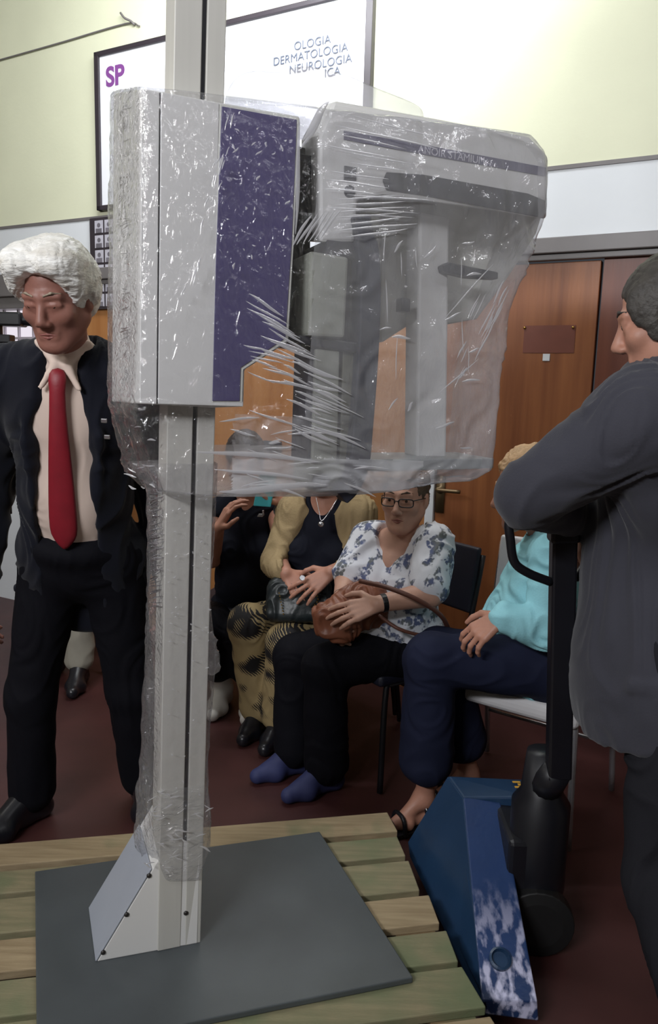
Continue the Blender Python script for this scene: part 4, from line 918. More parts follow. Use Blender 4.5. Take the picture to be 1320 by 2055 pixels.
class Body:
    """joints: neck, shL shR elL elR wrL wrR hipL hipR knL knR anL anR toeL toeR, head (Head)"""
    def __init__(s, J, H, w=1.0, belly=0.0, depth=1.0):
        s.J = J; s.H = H; s.w = w; s.belly = belly; s.depth = depth
        s.hc = (J['hipL'] + J['hipR']) / 2; s.U = (J['neck'] - s.hc).normalized(); L = (J['shL'] - J['shR']).normalized(); s.L = (L - s.U * L.dot(s.U)).normalized(); s.F = s.L.cross(s.U).normalized()
        s.R = frame3(s.L, s.F, s.U); s.len = (J['neck'] - s.hc).length
    def T(s, x, y, f): return s.hc + s.L * x + s.F * y + s.U * (s.len * f)     # f: 0 hips, 1 neck
    def torso(s, S, g=0.0, top=True, hips=True, k=0.04, sh=True):
        J = s.J; w = s.w; d = s.depth; hw = (J['shL'] - J['shR']).length / 2
        S.ell(s.T(0, 0.0, 0.70), (hw * 0.86 + g, 0.105 * d * w + g, s.len * 0.30 + g), s.R, k)
        S.ell(s.T(0, 0.012 + s.belly * .5, 0.36), (0.132 * w + g, (0.102 + s.belly) * d * w + g, s.len * 0.30 + g), s.R, k)
        if hips: S.ell(s.T(0, 0.0, 0.06), (0.158 * w + g, 0.115 * d * w + g, 0.125 + g), s.R, k)
        if sh:
            for a in ('shL', 'shR'): S.cap(s.T(0, -0.01, 0.97), J[a], 0.05 * w + g, 0.052 * w + g, k)
    def bust(s, S, g=0.0, size=0.06, z=0.62):
        for sx in (-1, 1): S.ell(s.T(sx * 0.075, 0.075, z), (size * 1.05 + g, size + g, size * 1.05 + g), s.R, 0.03)
    def arm(s, S, a, g=0.0, upto=2.0, k=0.015, r=1.0):
        J = s.J; w = s.w * r; sh, el, wr = J['sh' + a], J['el' + a], J['wr' + a]
        t = min(1, upto); S.cap(sh, sh.lerp(el, t), 0.052 * w + g, (0.052 - 0.009 * t) * w + g, k)
        if upto > 1: t = upto - 1; S.cap(el, el.lerp(wr, t), 0.044 * w + g, (0.044 - 0.017 * t) * w + g, k)
    def leg(s, S, a, g=0.0, upto=2.0, k=0.03, r=1.0, r2=None):
        J = s.J; w = s.w * r; hp, kn, an = J['hip' + a], J['kn' + a], J['an' + a]
        t = min(1, upto); S.cap(hp, hp.lerp(kn, t), 0.083 * w + g, (0.083 - 0.024 * t) * w + g, k)
        if upto > 1: t = upto - 1; e = 0.036 if r2 is None else r2; S.cap(kn, kn.lerp(an, t), 0.058 * w + g, (0.058 + (e - 0.058) * t) * w + g, k)
    def foot(s, S, a, g=0.0, r=1.0, sole=True):
        J = s.J; an, toe = J['an' + a], J['toe' + a]; d = Vector((toe.x - an.x, toe.y - an.y, 0)).normalized(); heel = Vector((an.x, an.y, 0.034)) - d * 0.035
        S.cap(an, heel, 0.036 + g, 0.030 + g, 0.02); S.cap(heel, toe, 0.030 + g, 0.024 + g, 0.02); S.cap(an + d * .02, toe - d * .05 + Vector((0, 0, .012)), 0.034 + g, 0.026 + g, 0.03)
        sd = d.cross(Vector((0, 0, 1))); S.cap(toe - d * .07 + sd * .02, toe - d * .07 - sd * .02, 0.026 + g, 0.026 + g, 0.02)
    def skin(s, S, hands=(), neckr=0.052, feet=True):
        J = s.J; s.torso(S, -0.006)
        S.cap(J['neck'] - s.U * .02, s.H.p(0, -0.02, -0.06), neckr, neckr * 0.98, 0.025)
        head_ops(S, s.H)
        for a in 'LR':
            s.arm(S, a); s.leg(S, a, -0.006)
            if feet: s.foot(S, a, -0.008)
        for hd in hands: hand_ops(S, **hd)

def V(x, y, Y): return at(x, y, Y)
def low(p, z): return Vector((p.x, p.y, z))
GRP = None

# ---- P5: white-haired man with red tie
def man_tie():
    J = dict(neck=V(138, 716, 2.12), shR=V(14, 752, 2.16), shL=V(272, 758, 2.18), hipR=V(108, 1120, 2.30), hipL=V(222, 1120, 2.30),
             elR=V(-14, 975, 2.32), wrR=V(-36, 1180, 2.28), elL=V(308, 985, 2.40), wrL=V(345, 1165, 2.36),
             knR=V(62, 1395, 2.30), knL=V(262, 1380, 2.36), anR=V(64, 1575, 2.34), anL=V(286, 1540, 2.46))
    J['anR'].z = 0.10; J['anL'].z = 0.10
    J['toeR'] = Vector((J['anR'].x - 0.09, J['anR'].y - 0.17, 0.028)); J['toeL'] = Vector((J['anL'].x + 0.06, J['anL'].y - 0.17, 0.028))
    fwd = (Vector((-0.13, -0.95, -0.42))).normalized()
    H = Head(V(115, 596, 2.00), fwd, sc=1.0); H.lid = 0.0055
    B = Body(J, H, 1.0, 0.015)
    t = thing('person', 'white-haired man in dark navy suit and red tie, standing left of the machine, looking down', 'person', low(B.hc, 0))
    S = SDF(0.0045); B.skin(S, [dict(w=J['wrR'], d=Vector((0.05, -0.05, -1)), n=Vector((-1, -.2, 0)), side=Vector((0, -1, 0)), curl=.5), dict(w=J['wrL'], d=Vector((-0.05, -0.1, -1)), n=Vector((1, -.2, 0)), side=Vector((0, -1, 0)), curl=.5)]); S.build('body', M['skin_red'], t)
    face_parts(H, t, M['hair_grey']); lips(H, t, M['lips'])
    def ex(S, H):
        H.ell(S, (0.045, 0.03, 0.10), (0.06, 0.075, 0.05), .03); H.ell(S, (-0.05, 0.03, 0.095), (0.055, 0.07, 0.045), .03)
        for sx in (-1, 1): H.ell(S, (sx * 0.078, -0.01, 0.035), (0.028, 0.065, 0.06), .03)
        H.ell(S, (-0.062, 0.045, 0.055), (0.03, 0.035, 0.04), .02); H.ell(S, (0.062, 0.045, 0.06), (0.03, 0.035, 0.04), .02)
    hair_obj(H, M['hair_white'], t, 0.014, 0.0, 0.014, ex, wr=0.006, wf=(34, 26, 18))
    S = SDF(0.006); B.torso(S, 0.008); S.cap(J['neck'] - B.U * .03, J['neck'] + B.U * .035 + B.F * .01, 0.066, 0.061, 0.02)
    for sx in (-1, 1): S.cap(B.T(sx * 0.012, 0.078, 1.0), B.T(sx * 0.064, 0.035, 1.07), 0.014, 0.012, 0.01); S.cap(B.T(sx * 0.012, 0.078, 1.0), B.T(sx * 0.05, 0.105, 0.91), 0.014, 0.006, 0.01)
    S.build('shirt', M['shirt'], t, wrinkle=0.004, wfreq=(10, 10, 7))
    # tie follows the shirt front
    b = MB(); prof = [(0.995, 0.019, .088), (0.945, 0.027, .106), (0.92, 0.019, .110), (0.75, 0.026, .130), (0.55, 0.034, .136), (0.40, 0.039, .146), (0.28, 0.041, .148), (0.235, 0.034, .148), (0.18, 0.004, .147)]
    fr_ = []; bk_ = []
    vs = []
    for f, w, y in prof:
        for sx, dy in ((-1, 0), (0, .007), (1, 0)): vs.append(B.T(sx * w - 0.004, y + 0.012 + dy, f))
        for sx in (1, 0, -1): vs.append(B.T(sx * w - 0.004, y - 0.004, f))
    fs = []
    for i in range(len(prof) - 1):
        for j in range(6): fs.append((i * 6 + j, i * 6 + (j + 1) % 6, i * 6 + 6 + (j + 1) % 6, i * 6 + 6 + j))
    fs += [(5, 4, 3, 2, 1, 0), tuple(len(vs) - 6 + k for k in range(6))]
    b.add(vs, fs); b.build('tie', M['tie'], t, smooth=True, sub=1)
    # trousers
    S = SDF(0.006)
    for a in 'LR': B.leg(S, a, 0.016, 1.97, 0.03, 1.0, 0.058)
    S.ell(B.T(0, 0.0, 0.03), (0.172, 0.142, 0.15), B.R, 0.04); S.ell(B.T(0, 0.01, 0.13), (0.152, 0.150, 0.07), B.R, 0.03)
    S.build('trousers', M['black_cloth'], t, wrinkle=0.004, wfreq=(9, 9, 5))
    # jacket, open at the front
    S = SDF(0.006); B.torso(S, 0.030, k=0.05); S.ell(B.T(0, -0.01, -0.14), (0.195, 0.14, 0.17), B.R, 0.06)
    for a in 'LR': B.arm(S, a, 0.022, 1.97, 0.03)
    S.box(B.T(-0.002, 0.20, -0.15), (0.080, 0.16, 0.36), B.R, 0.03, 0.02, True)
    S.box(B.T(-0.002, 0.19, 0.45), (0.070, 0.12, 0.22), B.R, 0.03, 0.02, True); S.cap(B.T(0, 0.115, 1.0), B.T(0, 0.20, 0.5), 0.066, 0.092, 0.02, True)
    S.cap(J['neck'] + B.U * .03, J['neck'] + B.U * .2, 0.075, 0.1, 0.01, True)
    for sx in (-1, 1):
        S.cap(B.T(sx * 0.058, 0.03, 1.03), B.T(sx * 0.10, 0.118, 0.72), 0.014, 0.012, 0.012); S.cap(B.T(sx * 0.10, 0.118, 0.72), B.T(sx * 0.088, 0.135, 0.38), 0.012, 0.009, 0.012)
    S.build('jacket', M['navy_suit'], t, wrinkle=0.010, wfreq=(8, 8, 5))
    b = MB(); p = B.T(0.118, 0.128, 0.80)
    for i, dz in enumerate((0, -0.045)): b = MB(); b.box(p + B.U * dz + B.L * 0.006 * i + B.F * .012, B.L * 0.008, B.F * 0.003, B.U * 0.006); b.build('lapel_pin', M['silver'], t, bevel=0.002)
    for a in 'LR':
        S = SDF(0.005); B.foot(S, a, 0.006); S.box(low(J['an' + a], 0.012) * .5 + low(J['toe' + a], 0.012) * .5, (0.02, 0.1, 0.012), None, 0.005, 0.02) if False else None
        S.build('shoe', M['shoe_black'], t)
man_tie()

# ---- P6: man in grey suit leaning on the jack handle
def man_grey():
    J = dict(neck=V(1338, 765, 1.72), shL=V(1290, 845, 1.52), shR=V(1345, 830, 1.98), hipL=V(1345, 1300, 1.58), hipR=V(1345, 1290, 1.80),
             elL=V(1042, 1002, 1.60), wrL=V(1165, 1040, 1.80), elR=V(1235, 960, 2.1), wrR=V(1170, 1050, 1.9),
             knL=V(1338, 1770, 1.54), knR=V(1440, 1690, 1.80))
    J['hipL'].x += 0.03; J['hipR'].x += 0.06
    J['anL'] = Vector((J['knL'].x + .03, J['knL'].y + .05, 0.10)); J['anR'] = Vector((J['knR'].x + .08, J['knR'].y + .06, 0.10))
    J['anL'].y = 1.36; J['anL'].x += .05; J['toeL'] = Vector((J['anL'].x - .17, J['anL'].y + .06, 0.03)); J['toeR'] = Vector((J['anR'].x - .08, J['anR'].y + .17, 0.03))
    H = Head(V(1343, 640, 1.66), Vector((-0.85, 0.44, -0.27)), sc=1.03)
    B = Body(J, H, 1.05, 0.02, 1.15)
    t = thing('person', 'man in charcoal suit at the right edge, leaning his arm on the jack handle', 'person', low(B.hc, 0))
    S = SDF(0.0045); B.skin(S, [dict(w=J['wrL'], d=Vector((0.75, 0.5, -0.25)), n=Vector((0, .2, 1)), side=Vector((-.4, 1, 0)), curl=.5), dict(w=J['wrR'], d=Vector((-0.3, -.4, -0.8)), n=Vector((-.8, 0, .3)), side=Vector((0, -1, 0)), curl=.8)]); S.build('body', M['skin'], t)
    face_parts(H, t, M['hair_dark'])
    def ex(S, H):
        for sx in (-1, 1): H.ell(S, (sx * 0.066, 0.02, 0.03), (0.02, 0.05, 0.05), .02); H.ell(S, (sx * 0.074, 0.022, -0.01), (0.010, 0.02, 0.035), .01)
    S = SDF(0.0045)
    H.ell(S, (0, -0.018, 0.044), (0.082, 0.101, 0.09)); H.ell(S, (0, -0.06, -0.02), (0.07, 0.05, 0.075), 0.03); ex(S, H)
    H.ell(S, (0, 0.125, -0.02), (0.10, 0.085, 0.10), 0.01, True)
    for sx in (-1, 1): H.ell(S, (sx * 0.09, -0.012, -0.012), (0.022, 0.026, 0.038), 0.008, True)
    S.build('hair', M['hair_dark'], t, wr2=0.002, wfreq=(40, 40, 40))
    S = SDF(0.006); B.torso(S, 0.008); S.cap(J['neck'] - B.U * .03, J['neck'] + B.U * .04 + B.F * .01, 0.068, 0.062, 0.02); S.build('shirt', M['shirt'], t)
    S = SDF(0.006)
    for a in 'LR': B.leg(S, a, 0.026, 1.96, 0.03, 1.02, 0.07)
    S.ell(B.T(0, 0, 0.03), (0.185, 0.16, 0.17), B.R, 0.04); S.build('trousers', M['grey_trouser'], t, wrinkle=0.010, wfreq=(9, 9, 5))
    S = SDF(0.006); B.torso(S, 0.04, k=0.06)
    hem = B.T(0, 0.0, -0.22)
    S.ell(B.T(0, 0.03, 0.04), (0.225, 0.20, 0.28), B.R, 0.08); S.ell(B.T(0, 0.055, -0.2), (0.245, 0.215, 0.26), B.R, 0.08)
    S.cap(J['shL'], J['elL'].lerp(J['shL'], 0.06), 0.098, 0.070, 0.05); S.cap(J['elL'].lerp(J['shL'], 0.05), J['wrL'], 0.066, 0.050, 0.02); B.arm(S, 'R', 0.03, 1.95, 0.03)
    S.cap(J['neck'] - B.U * .02 - B.F * .015, J['neck'] + B.U * .03 - B.F * .02, 0.088, 0.078, 0.02); S.cap(J['neck'] + B.U * .055, J['neck'] + B.U * .2 + B.F * .02, 0.08, 0.1, 0.01, True)
    S.box(B.T(0, 0, -0.45), (0.4, 0.4, 0.10), B.R, 0.005, 0.01, True)
    # pocket flap
    S.box(B.T(0.235, 0.02, -0.02), (0.012, 0.085, 0.012), B.R, 0.006, 0.012)
    S.build('jacket', M['grey_suit'], t, wrinkle=0.008, wfreq=(11, 11, 4))
    for a in 'LR':
        S = SDF(0.006); B.foot(S, a, 0.006); S.build('shoe', M['shoe_black'], t)
man_grey()

# ---- P3: seated woman, floral blouse
def woman_floral():
    J = dict(neck=V(806, 1078, 2.72), shR=V(742, 1086, 2.80), shL=V(868, 1092, 2.64), hipR=V(770, 1275, 2.86), hipL=V(830, 1300, 2.68),
             elR=V(697, 1165, 2.72), wrR=V(684, 1203, 2.60), elL=V(862, 1192, 2.52), wrL=V(758, 1212, 2.47),
             knR=V(592, 1316, 2.74), knL=V(652, 1338, 2.57), anR=V(590, 1530, 2.70), anL=V(655, 1555, 2.58))
    J['anR'].z = 0.09; J['anL'].z = 0.09
    J['toeR'] = Vector((J['anR'].x - .13, J['anR'].y - .08, 0.028)); J['toeL'] = Vector((J['anL'].x - .13, J['anL'].y - .09, 0.028))
    H = Head(V(812, 998, 2.70), Vector((-0.36, -0.92, -0.06)), sc=0.97)
    B = Body(J, H, 1.02, 0.04)
    t = thing('person', 'woman with glasses in white floral blouse, seated with a brown bag on her lap', 'person', low(B.hc, 0))
    S = SDF(0.0042)
    B.skin(S, [dict(w=J['wrR'], d=Vector((-0.25, -0.35, -1)), n=Vector((-.9, -.5, .3)), side=Vector((.4, -1, 0)), curl=.75), dict(w=J['wrL'], d=Vector((-1, -0.02, -0.32)), n=Vector((0.1, -.75, .65)), side=Vector((-.2, -.2, 1)), curl=.35)])
    S.build('body', M['skin_pale'], t); face_parts(H, t, M['hair_brown']); lips(H, t, M['lips'])
    hair_obj(H, M['hair_brown'], t, 0.008, -0.005, 0.018, None, wr=0.007)
    # glasses
    b = MB()
    for sx in (-1, 1):
        ring = [H.p(sx * 0.033 + 0.0255 * math.copysign(abs(math.cos(a)) ** 0.5, math.cos(a)), 0.103 - 0.010 * max(0, math.cos(a) * sx), -0.001 + 0.0145 * math.copysign(abs(math.sin(a)) ** 0.5, math.sin(a))) for a in [i * math.pi / 16 for i in range(32)]]
        b.tube(ring, 0.0021, 8, closed=True); b.tube([H.p(sx * 0.058, 0.092, 0.008), H.p(sx * 0.078, 0.03, 0.006), H.p(sx * 0.08, -0.02, 0.0)], 0.0018, 6)
    b.tube([H.p(-0.009, 0.105, 0.004), H.p(0, 0.108, 0.006), H.p(0.009, 0.105, 0.004)], 0.002, 6); b.build('glasses', M['black'], t, smooth=True)
    S = SDF(0.0055); B.torso(S, 0.018); B.bust(S, 0.012, 0.07, 0.58); S.ell(B.T(0, 0.03, 0.05), (0.19, 0.15, 0.13), B.R, 0.05)
    for a in 'LR': B.arm(S, a, 0.022, 0.84, 0.02, 1.05)
    S.cap(B.T(0.0, 0.15, 0.74), B.T(0.0, 0.06, 1.12), 0.022, 0.085, 0.01, True); S.cap(B.T(0, 0.02, 1.06), B.T(0, 0.0, 1.3), 0.085, 0.1, 0.01, True)
    S.build('blouse', M['floral'], t, wrinkle=0.009, wfreq=(9, 9, 7))
    S = SDF(0.006)
    for a in 'LR': B.leg(S, a, 0.014, 1.95, 0.03, 1.05, 0.062)
    S.ell(B.T(0, -0.01, 0.0), (0.175, 0.13, 0.12), B.R, 0.04); S.build('trousers', M['black_cloth'], t, wrinkle=0.005, wfreq=(9, 9, 7))
    for a in 'LR': S = SDF(0.005); B.foot(S, a, 0.004); S.build('shoe', M['shoe_blue'], t)
    b = MB(); d = (J['wrL'] - J['elL']).normalized(); b.tube([J['wrL'] - d * .03, J['wrL'] - d * .012], 0.031, 20); b.build('watch', M['black'], t, bevel=0.002)
    b = MB(); d = (J['wrR'] - J['elR']).normalized(); b.tube([J['wrR'] - d * .02, J['wrR'] - d * .016], 0.031, 20); b.build('bracelet', M['silver'], t)
    return J, B
J3, B3 = woman_floral()
# brown bag in her lap
c = V(705, 1236, 2.56); bg = thing('handbag', 'soft brown leather handbag on the lap of the woman in floral blouse', 'bag', c - Vector((0, 0, .09)))
S = SDF(0.005); ux = Vector((0.9, 0.25, 0.15)).normalized(); uz = Vector((-.1, -.1, 1)).normalized(); uy = uz.cross(ux).normalized(); uz = ux.cross(uy)
S.box(c + Vector((0, 0.015, 0)), (0.135, 0.045, 0.062), frame3(ux, uy, uz), 0.035, 0.03); S.ell(V(725, 1200, 2.60), (0.10, 0.05, 0.06), frame3(ux, uy, uz), 0.04); S.ell(V(690, 1268, 2.53), (0.05, 0.03, 0.04), frame3(ux, uy, uz), 0.04)
S.build('pouch', M['bag_brown'], bg, wrinkle=0.010, wfreq=(14, 14, 14))
b = MB(); b.tube(bez([V(722, 1166, 2.50), V(780, 1180, 2.43), V(840, 1205, 2.41), V(885, 1236, 2.46), V(905, 1275, 2.56)], 8), 0.008, 10); b.build('strap', M['strap'], bg, smooth=True)
b = MB(); b.tube(bez([V(760, 1235, 2.50), V(800, 1262, 2.46), V(850, 1275, 2.48), V(880, 1268, 2.55)], 8), 0.006, 10); b.build('strap', M['strap'], bg, smooth=True)

# ---- P2: woman in tan cardigan, palm print trousers
def woman_cardigan():
    J = dict(neck=V(652, 1003, 3.06), shR=V(592, 1030, 3.10), shL=V(718, 1030, 3.04), hipR=V(608, 1240, 3.20), hipL=V(678, 1240, 3.12),
             elR=V(556, 1128, 3.02), wrR=V(574, 1150, 2.90), elL=V(722, 1132, 2.98), wrL=V(664, 1148, 2.84),
             knR=V(497, 1252, 2.98), knL=V(575, 1290, 2.86), anR=V(520, 1425, 3.06), anL=V(562, 1440, 2.98))
    J['anR'].z = 0.09; J['anL'].z = 0.09
    J['toeR'] = Vector((J['anR'].x - .05, J['anR'].y - .15, 0.028)); J['toeL'] = Vector((J['anL'].x - .05, J['anL'].y - .15, 0.028))
    H = Head(V(652, 930, 3.04), Vector((-0.3, -0.95, -0.05)), sc=0.96)
    B = Body(J, H, 0.98, 0.03)
    t = thing('person', 'woman in tan cardigan and palm-print trousers, seated with hands folded over a dark bag', 'person', low(B.hc, 0))
    S = SDF(0.0042)
    B.skin(S, [dict(w=J['wrR'], d=Vector((0.62, -0.35, -0.62)), n=Vector((-.2, -.75, .6)), side=Vector((.6, 0, .8)), curl=.3, spread=.2), dict(w=J['wrL'], d=Vector((-0.80, -0.2, -0.55)), n=Vector((.1, -.75, .65)), side=Vector((-.6, 0, .8)), curl=.3, spread=.25)])
    S.build('body', M['skin'], t); face_parts(H, t, M['hair_grey']); lips(H, t, M['lips'])
    hair_obj(H, M['hair_grey'], t, 0.012, 0.03, 0.015, None)
    S = SDF(0.0055); B.torso(S, 0.008); B.bust(S, 0.006, 0.062); S.cap(B.T(0.0, 0.13, 0.93), B.T(0, 0.03, 1.15), 0.045, 0.085, 0.01, True); S.build('top', M['dark_top'], t, wrinkle=0.005)
    S = SDF(0.006); B.torso(S, 0.028, k=0.05); B.bust(S, 0.016, 0.06)
    for a in 'LR': B.arm(S, a, 0.020, 1.75, 0.02)
    S.ell(B.T(0, -0.02, -0.02), (0.19, 0.13, 0.16), B.R, 0.05)
    S.cap(B.T(0, 0.15, 0.98), B.T(0.0, 0.21, -0.1), 0.098, 0.160, 0.02, True); S.cap(B.T(0, 0.04, 1.05), B.T(0, 0.02, 1.3), 0.075, 0.1, 0.01, True)
    S.build('cardigan', M['cardigan_tan'], t, wrinkle=0.010, wfreq=(14, 14, 4))
    S = SDF(0.006)
    for a in 'LR': B.leg(S, a, 0.018, 1.93, 0.03, 1.03, 0.062)
    S.ell(B.T(0, -0.01, 0.0), (0.17, 0.12, 0.11), B.R, 0.04); S.build('trousers', M['palm'], t, wrinkle=0.006, wfreq=(9, 9, 7))
    for a in 'LR': S = SDF(0.005); B.foot(S, a, 0.004); S.build('shoe', M['shoe_black'], t)
    b = MB(); pts = [B.T(-0.05, 0.06, 1.0), B.T(-0.035, 0.11, 0.92), B.T(-0.005, 0.15, 0.80), B.T(0.035, 0.11, 0.92), B.T(0.05, 0.06, 1.0)]
    b.tube(bez([V(634, 998, 2.93), V(640, 1025, 2.90), V(645, 1045, 2.885), V(660, 1028, 2.89), V(676, 1002, 2.93)], 6), 0.0016, 6); b.lathe(V(644, 1052, 2.885), (0, -1, 0), [(0.009, -.003), (0.011, 0), (0.009, .004)], 12); b.build('necklace', M['silver'], t, smooth=True)
    b = MB(); b.lathe(V(606, 1160, 2.78), (0.3, -0.8, .5), [(0.010, -.003), (0.010, .003)], 12); b.build('ring', M['silver'], t)
    return J
woman_cardigan()
c = V(600, 1205, 2.90); bg = thing('handbag', 'dark studded handbag under the folded hands of the woman in tan cardigan', 'bag', c - Vector((0, 0, .08)))
S = SDF(0.005); S.box(c, (0.125, 0.055, 0.085), frame3(Vector((1, 0, 0)), Vector((0, .93, -.35)), Vector((0, .35, .93))), 0.035, 0.02); S.build('bag_body', M['bag_black'], bg, wrinkle=0.008, wfreq=(14, 14, 14))
for k in range(9):
    b = MB(); b.lathe(V(632 + 6 * math.sin(k * .8), 1190 + k * 6, 2.83), (0, -1, 0), [(0.003, -.004), (0.003, 0.003)], 8); b.build('stud', M['gold'], bg)
for k in range(8):
    b = MB(); b.lathe(V(560 + 1.2 * k, 1190 + k * 6, 2.83), (0, -1, 0), [(0.0025, -.004), (0.0025, 0.003)], 8); b.build('stud', M['gold'], bg)

# ---- P1: woman in black, partly behind the pole
def woman_black():
    J = dict(neck=V(497, 992, 3.36), shR=V(440, 1025, 3.38), shL=V(556, 1022, 3.38), hipR=V(452, 1240, 3.50), hipL=V(525, 1240, 3.46),
             elR=V(424, 1120, 3.30), wrR=V(438, 1060, 3.16), elL=V(566, 1086, 3.24), wrL=V(566, 1012, 3.12),
             knR=V(420, 1262, 3.20), knL=V(492, 1275, 3.16), anR=V(446, 1400, 3.30), anL=V(512, 1408, 3.26))
    J['anR'].z = 0.09; J['anL'].z = 0.09
    J['toeR'] = Vector((J['anR'].x - .02, J['anR'].y - .16, 0.028)); J['toeL'] = Vector((J['anL'].x - .02, J['anL'].y - .16, 0.028))
    H = Head(V(492, 928, 3.32), Vector((0.1, -0.97, -0.15)), sc=0.96)
    B = Body(J, H, 0.95, 0.02)
    t = thing('person', 'woman in sleeveless black top holding up a phone, seated behind the machine pole', 'person', low(B.hc, 0))
    S = SDF(0.0045)
    B.skin(S, [dict(w=J['wrL'], d=Vector((-0.45, -0.1, 0.9)), n=Vector((.8, -.3, .4)), side=Vector((-.2, -1, 0)), curl=.7), dict(w=J['wrR'], d=Vector((.4, -0.1, 0.8)), n=Vector((-.8, -.3, .3)), side=Vector((.2, -1, 0)), curl=.6)])
    S.build('body', M['skin'], t); face_parts(H, t, M['hair_black']); hair_obj(H, M['hair_black'], t, 0.012, 0.06, 0.012, None)
    S = SDF(0.0055); B.torso(S, 0.012); B.bust(S, 0.008, 0.064); S.cap(B.T(0.0, 0.13, 0.90), B.T(0, 0.03, 1.15), 0.04, 0.085, 0.01, True)
    S.build('top', M['dark_top'], t, wrinkle=0.006)
    S = SDF(0.006)
    for a in 'LR': B.leg(S, a, 0.022, 1.55, 0.04, 1.05, 0.08)
    S.ell(B.T(0, -0.01, 0.0), (0.175, 0.13, 0.12), B.R, 0.04); S.build('trousers', M['black_cloth'], t, wrinkle=0.005)
    for a in 'LR':
        S = SDF(0.005); B.foot(S, a, 0.006); S.cap(J['an' + a], J['an' + a].lerp(J['kn' + a], 0.32), 0.046, 0.05, 0.02); S.build('shoe', M['shoe_white'], t)
    b = MB(); p = V(523, 1034, 3.20); b.box(p, (0.012, 0, 0), (0, .003, 0), (0.004, 0, 0.007)); b.box(p + Vector((0.01, 0, 0.01)), (0.004, 0, 0), (0, .003, 0), (0, 0, 0.012)); b.build('brooch', M['silver'], t, bevel=0.002)
    b = MB(); b.tube([V(570, 1022, 3.14), V(563, 1024, 3.10)], 0.033, 16); b.build('bracelet', M['silver'], t)
woman_black()
b = MB(); p = V(532, 984, 3.06); b.box(p, (0.036, -.01, 0), (0.001, .004, 0), (0.012, 0, 0.066)); ph = tag(b.build('phone', mat('turquoise_phone_case', (70, 170, 178), 0.4, var=0.03), bevel=0.004, loc=p), 'turquoise phone held up by the woman in black', 'phone')

# ---- P4: woman in turquoise cardigan, in profile
def woman_turq():
    J = dict(neck=V(1104, 1082, 2.40), shL=V(1112, 1122, 2.24), shR=V(1100, 1118, 2.56), hipL=V(1105, 1340, 2.34), hipR=V(1090, 1330, 2.56),
             elL=V(1098, 1262, 2.20), wrL=V(1006, 1238, 2.20), elR=V(1060, 1255, 2.60), wrR=V(985, 1250, 2.46),
             knL=V(862, 1322, 2.30), knR=V(880, 1308, 2.48), anL=V(856, 1550, 2.37), anR=V(945, 1520, 2.55))
    J['anL'].z = 0.10; J['anR'].z = 0.10
    J['toeL'] = Vector((J['anL'].x - .13, J['anL'].y - .06, 0.03)); J['toeR'] = Vector((J['anR'].x - .14, J['anR'].y - .04, 0.03))
    H = Head(V(1058, 984, 2.38), Vector((-0.97, 0.05, -0.18)), sc=0.98)
    B = Body(J, H, 0.98, 0.04, 1.1)
    t = thing('person', 'woman in turquoise cardigan seated in profile behind the jack handle', 'person', low(B.hc, 0))
    S = SDF(0.0042)
    B.skin(S, [dict(w=J['wrL'], d=Vector((-0.80, 0.02, -0.62)), n=Vector((-.5, -.55, .55)), side=Vector((-.3, .8, .3)), curl=.75, spread=.15), dict(w=J['wrR'], d=Vector((-0.7, -0.2, -0.7)), n=Vector((-.4, .5, .7)), side=Vector((-.4, -.8, .2)), curl=.6)])
    S.build('body', M['skin'], t); face_parts(H, t, M['hair_blond']); hair_obj(H, M['hair_blond'], t, 0.014, 0.01, 0.015, None)
    S = SDF(0.0055); B.torso(S, 0.024, k=0.05); B.bust(S, 0.012, 0.06); S.ell(B.T(0, 0.02, 0.09), (0.185, 0.165, 0.12), B.R, 0.06)
    for a in 'LR': B.arm(S, a, 0.020, 1.93, 0.02, 1.02)
    S.cap(J['neck'] + B.U * .03, J['neck'] + B.U * .2, 0.07, 0.1, 0.01, True)
    S.build('cardigan', M['turq'], t, wrinkle=0.013, wfreq=(9, 9, 9))
    S = SDF(0.006)
    for a in 'LR': B.leg(S, a, 0.018, 1.70, 0.03, 1.05, 0.075)
    S.ell(B.T(0, -0.02, -0.02), (0.17, 0.13, 0.10), B.R, 0.04); S.build('trousers', M['navy_trouser'], t, wrinkle=0.005)
    for a in 'LR':
        an, toe = J['an' + a], J['toe' + a]; d = Vector((toe.x - an.x, toe.y - an.y, 0)).normalized(); sd = d.cross(Vector((0, 0, 1)))
        b = MB(); c = low((an + toe) / 2, 0.008) - d * .01; b.box(c, d * 0.125, sd * 0.042, Vector((0, 0, 0.008)))
        for f in (0.035, 0.075, -0.05):
            b.tube(bez([c + d * f - sd * .045, c + d * f - sd * .03 + Vector((0, 0, .055 - f * .25)), c + d * f + Vector((0, 0, .066 - f * .3)), c + d * f + sd * .03 + Vector((0, 0, .055 - f * .25)), c + d * f + sd * .045], 4), 0.008, 8)
        b.build('sandal', M['shoe_black'], t, bevel=0.003)
woman_turq()

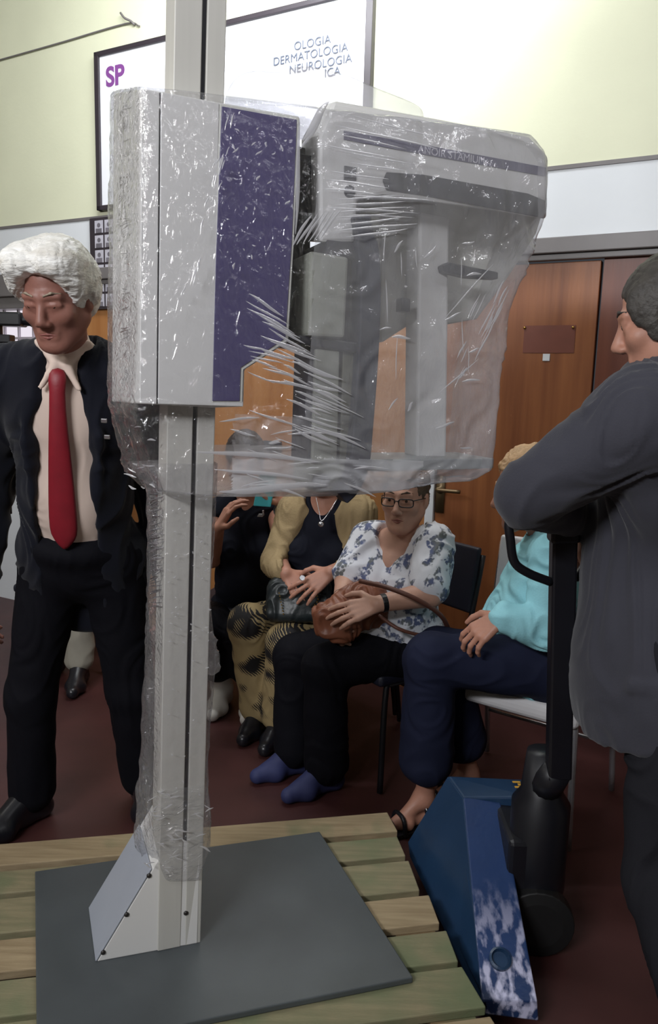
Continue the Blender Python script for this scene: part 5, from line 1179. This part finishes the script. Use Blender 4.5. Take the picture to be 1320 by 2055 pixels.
# ---- P7: person seated far behind, legs seen between the standing man's legs
def person_far():
    J = dict(neck=V(150, 1010, 3.75), shR=V(95, 1040, 3.75), shL=V(205, 1040, 3.75), hipR=V(120, 1215, 3.85), hipL=V(180, 1215, 3.85),
             elR=V(85, 1130, 3.65), wrR=V(125, 1165, 3.5), elL=V(215, 1130, 3.65), wrL=V(180, 1165, 3.5),
             knR=V(112, 1215, 3.5), knL=V(160, 1215, 3.5), anR=V(108, 1330, 3.62), anL=V(160, 1345, 3.5))
    J['anR'].z = 0.10; J['anL'].z = 0.10
    J['toeR'] = Vector((J['anR'].x - .03, J['anR'].y - .17, 0.03)); J['toeL'] = Vector((J['anL'].x + .02, J['anL'].y - .17, 0.03))
    H = Head(V(152, 930, 3.72), Vector((0.1, -1, -0.1)), sc=0.98); B = Body(J, H, 0.95)
    t = thing('person', 'seated person in pale trousers and dark shoes, seen between the legs of the white-haired man', 'person', low(B.hc, 0))
    S = SDF(0.006); B.skin(S, [dict(w=J['wrR'], d=Vector((.5, -.5, -.3)), n=Vector((0, 0, 1)), side=Vector((1, 0, 0)), curl=.5), dict(w=J['wrL'], d=Vector((-.5, -.5, -.3)), n=Vector((0, 0, 1)), side=Vector((-1, 0, 0)), curl=.5)]); S.build('body', M['skin'], t)
    hair_obj(H, M['hair_dark'], t)
    S = SDF(0.007); B.torso(S, 0.018)
    for a in 'LR': B.arm(S, a, 0.018, 1.9)
    S.build('top', M['dark_top'], t)
    S = SDF(0.007)
    for a in 'LR': B.leg(S, a, 0.014, 1.9, 0.03, 1.0, 0.058)
    S.ell(B.T(0, 0, 0), (0.17, 0.13, 0.12), B.R, 0.04); S.build('trousers', M['pale_trouser'], t, wrinkle=0.006)
    for a in 'LR': S = SDF(0.006); B.foot(S, a, 0.004); S.build('shoe', M['shoe_black'], t)
    return B
B7 = person_far()

# ---- chairs under the sitters
chair('chair', 'dark navy chair under the woman in floral blouse', 'chair', (0.24, 2.84), math.radians(215), M['chairdark'], M['black'], group=None)
chair('chair', 'dark chair under the woman in tan cardigan', 'chair', (-0.02, 3.2), math.radians(225), M['chairdark'], M['black'])
chair('chair', 'dark chair under the woman in black, behind the pole', 'chair', (-0.38, 3.52), math.radians(255), M['chairdark'], M['black'])
chair('chair', 'dark chair under the seated person behind the white-haired man', 'chair', (B7.hc.x, B7.hc.y - .02), math.radians(268), M['chairdark'], M['black'])
chair('chair', 'off-white chair with pale metal legs under the woman in turquoise', 'chair', (0.70, 2.54), math.radians(234.4), M['chairwhite'], M['chrome'], sh=0.48, w=0.25, d=0.22, back_top=0.90, th_=0.035)
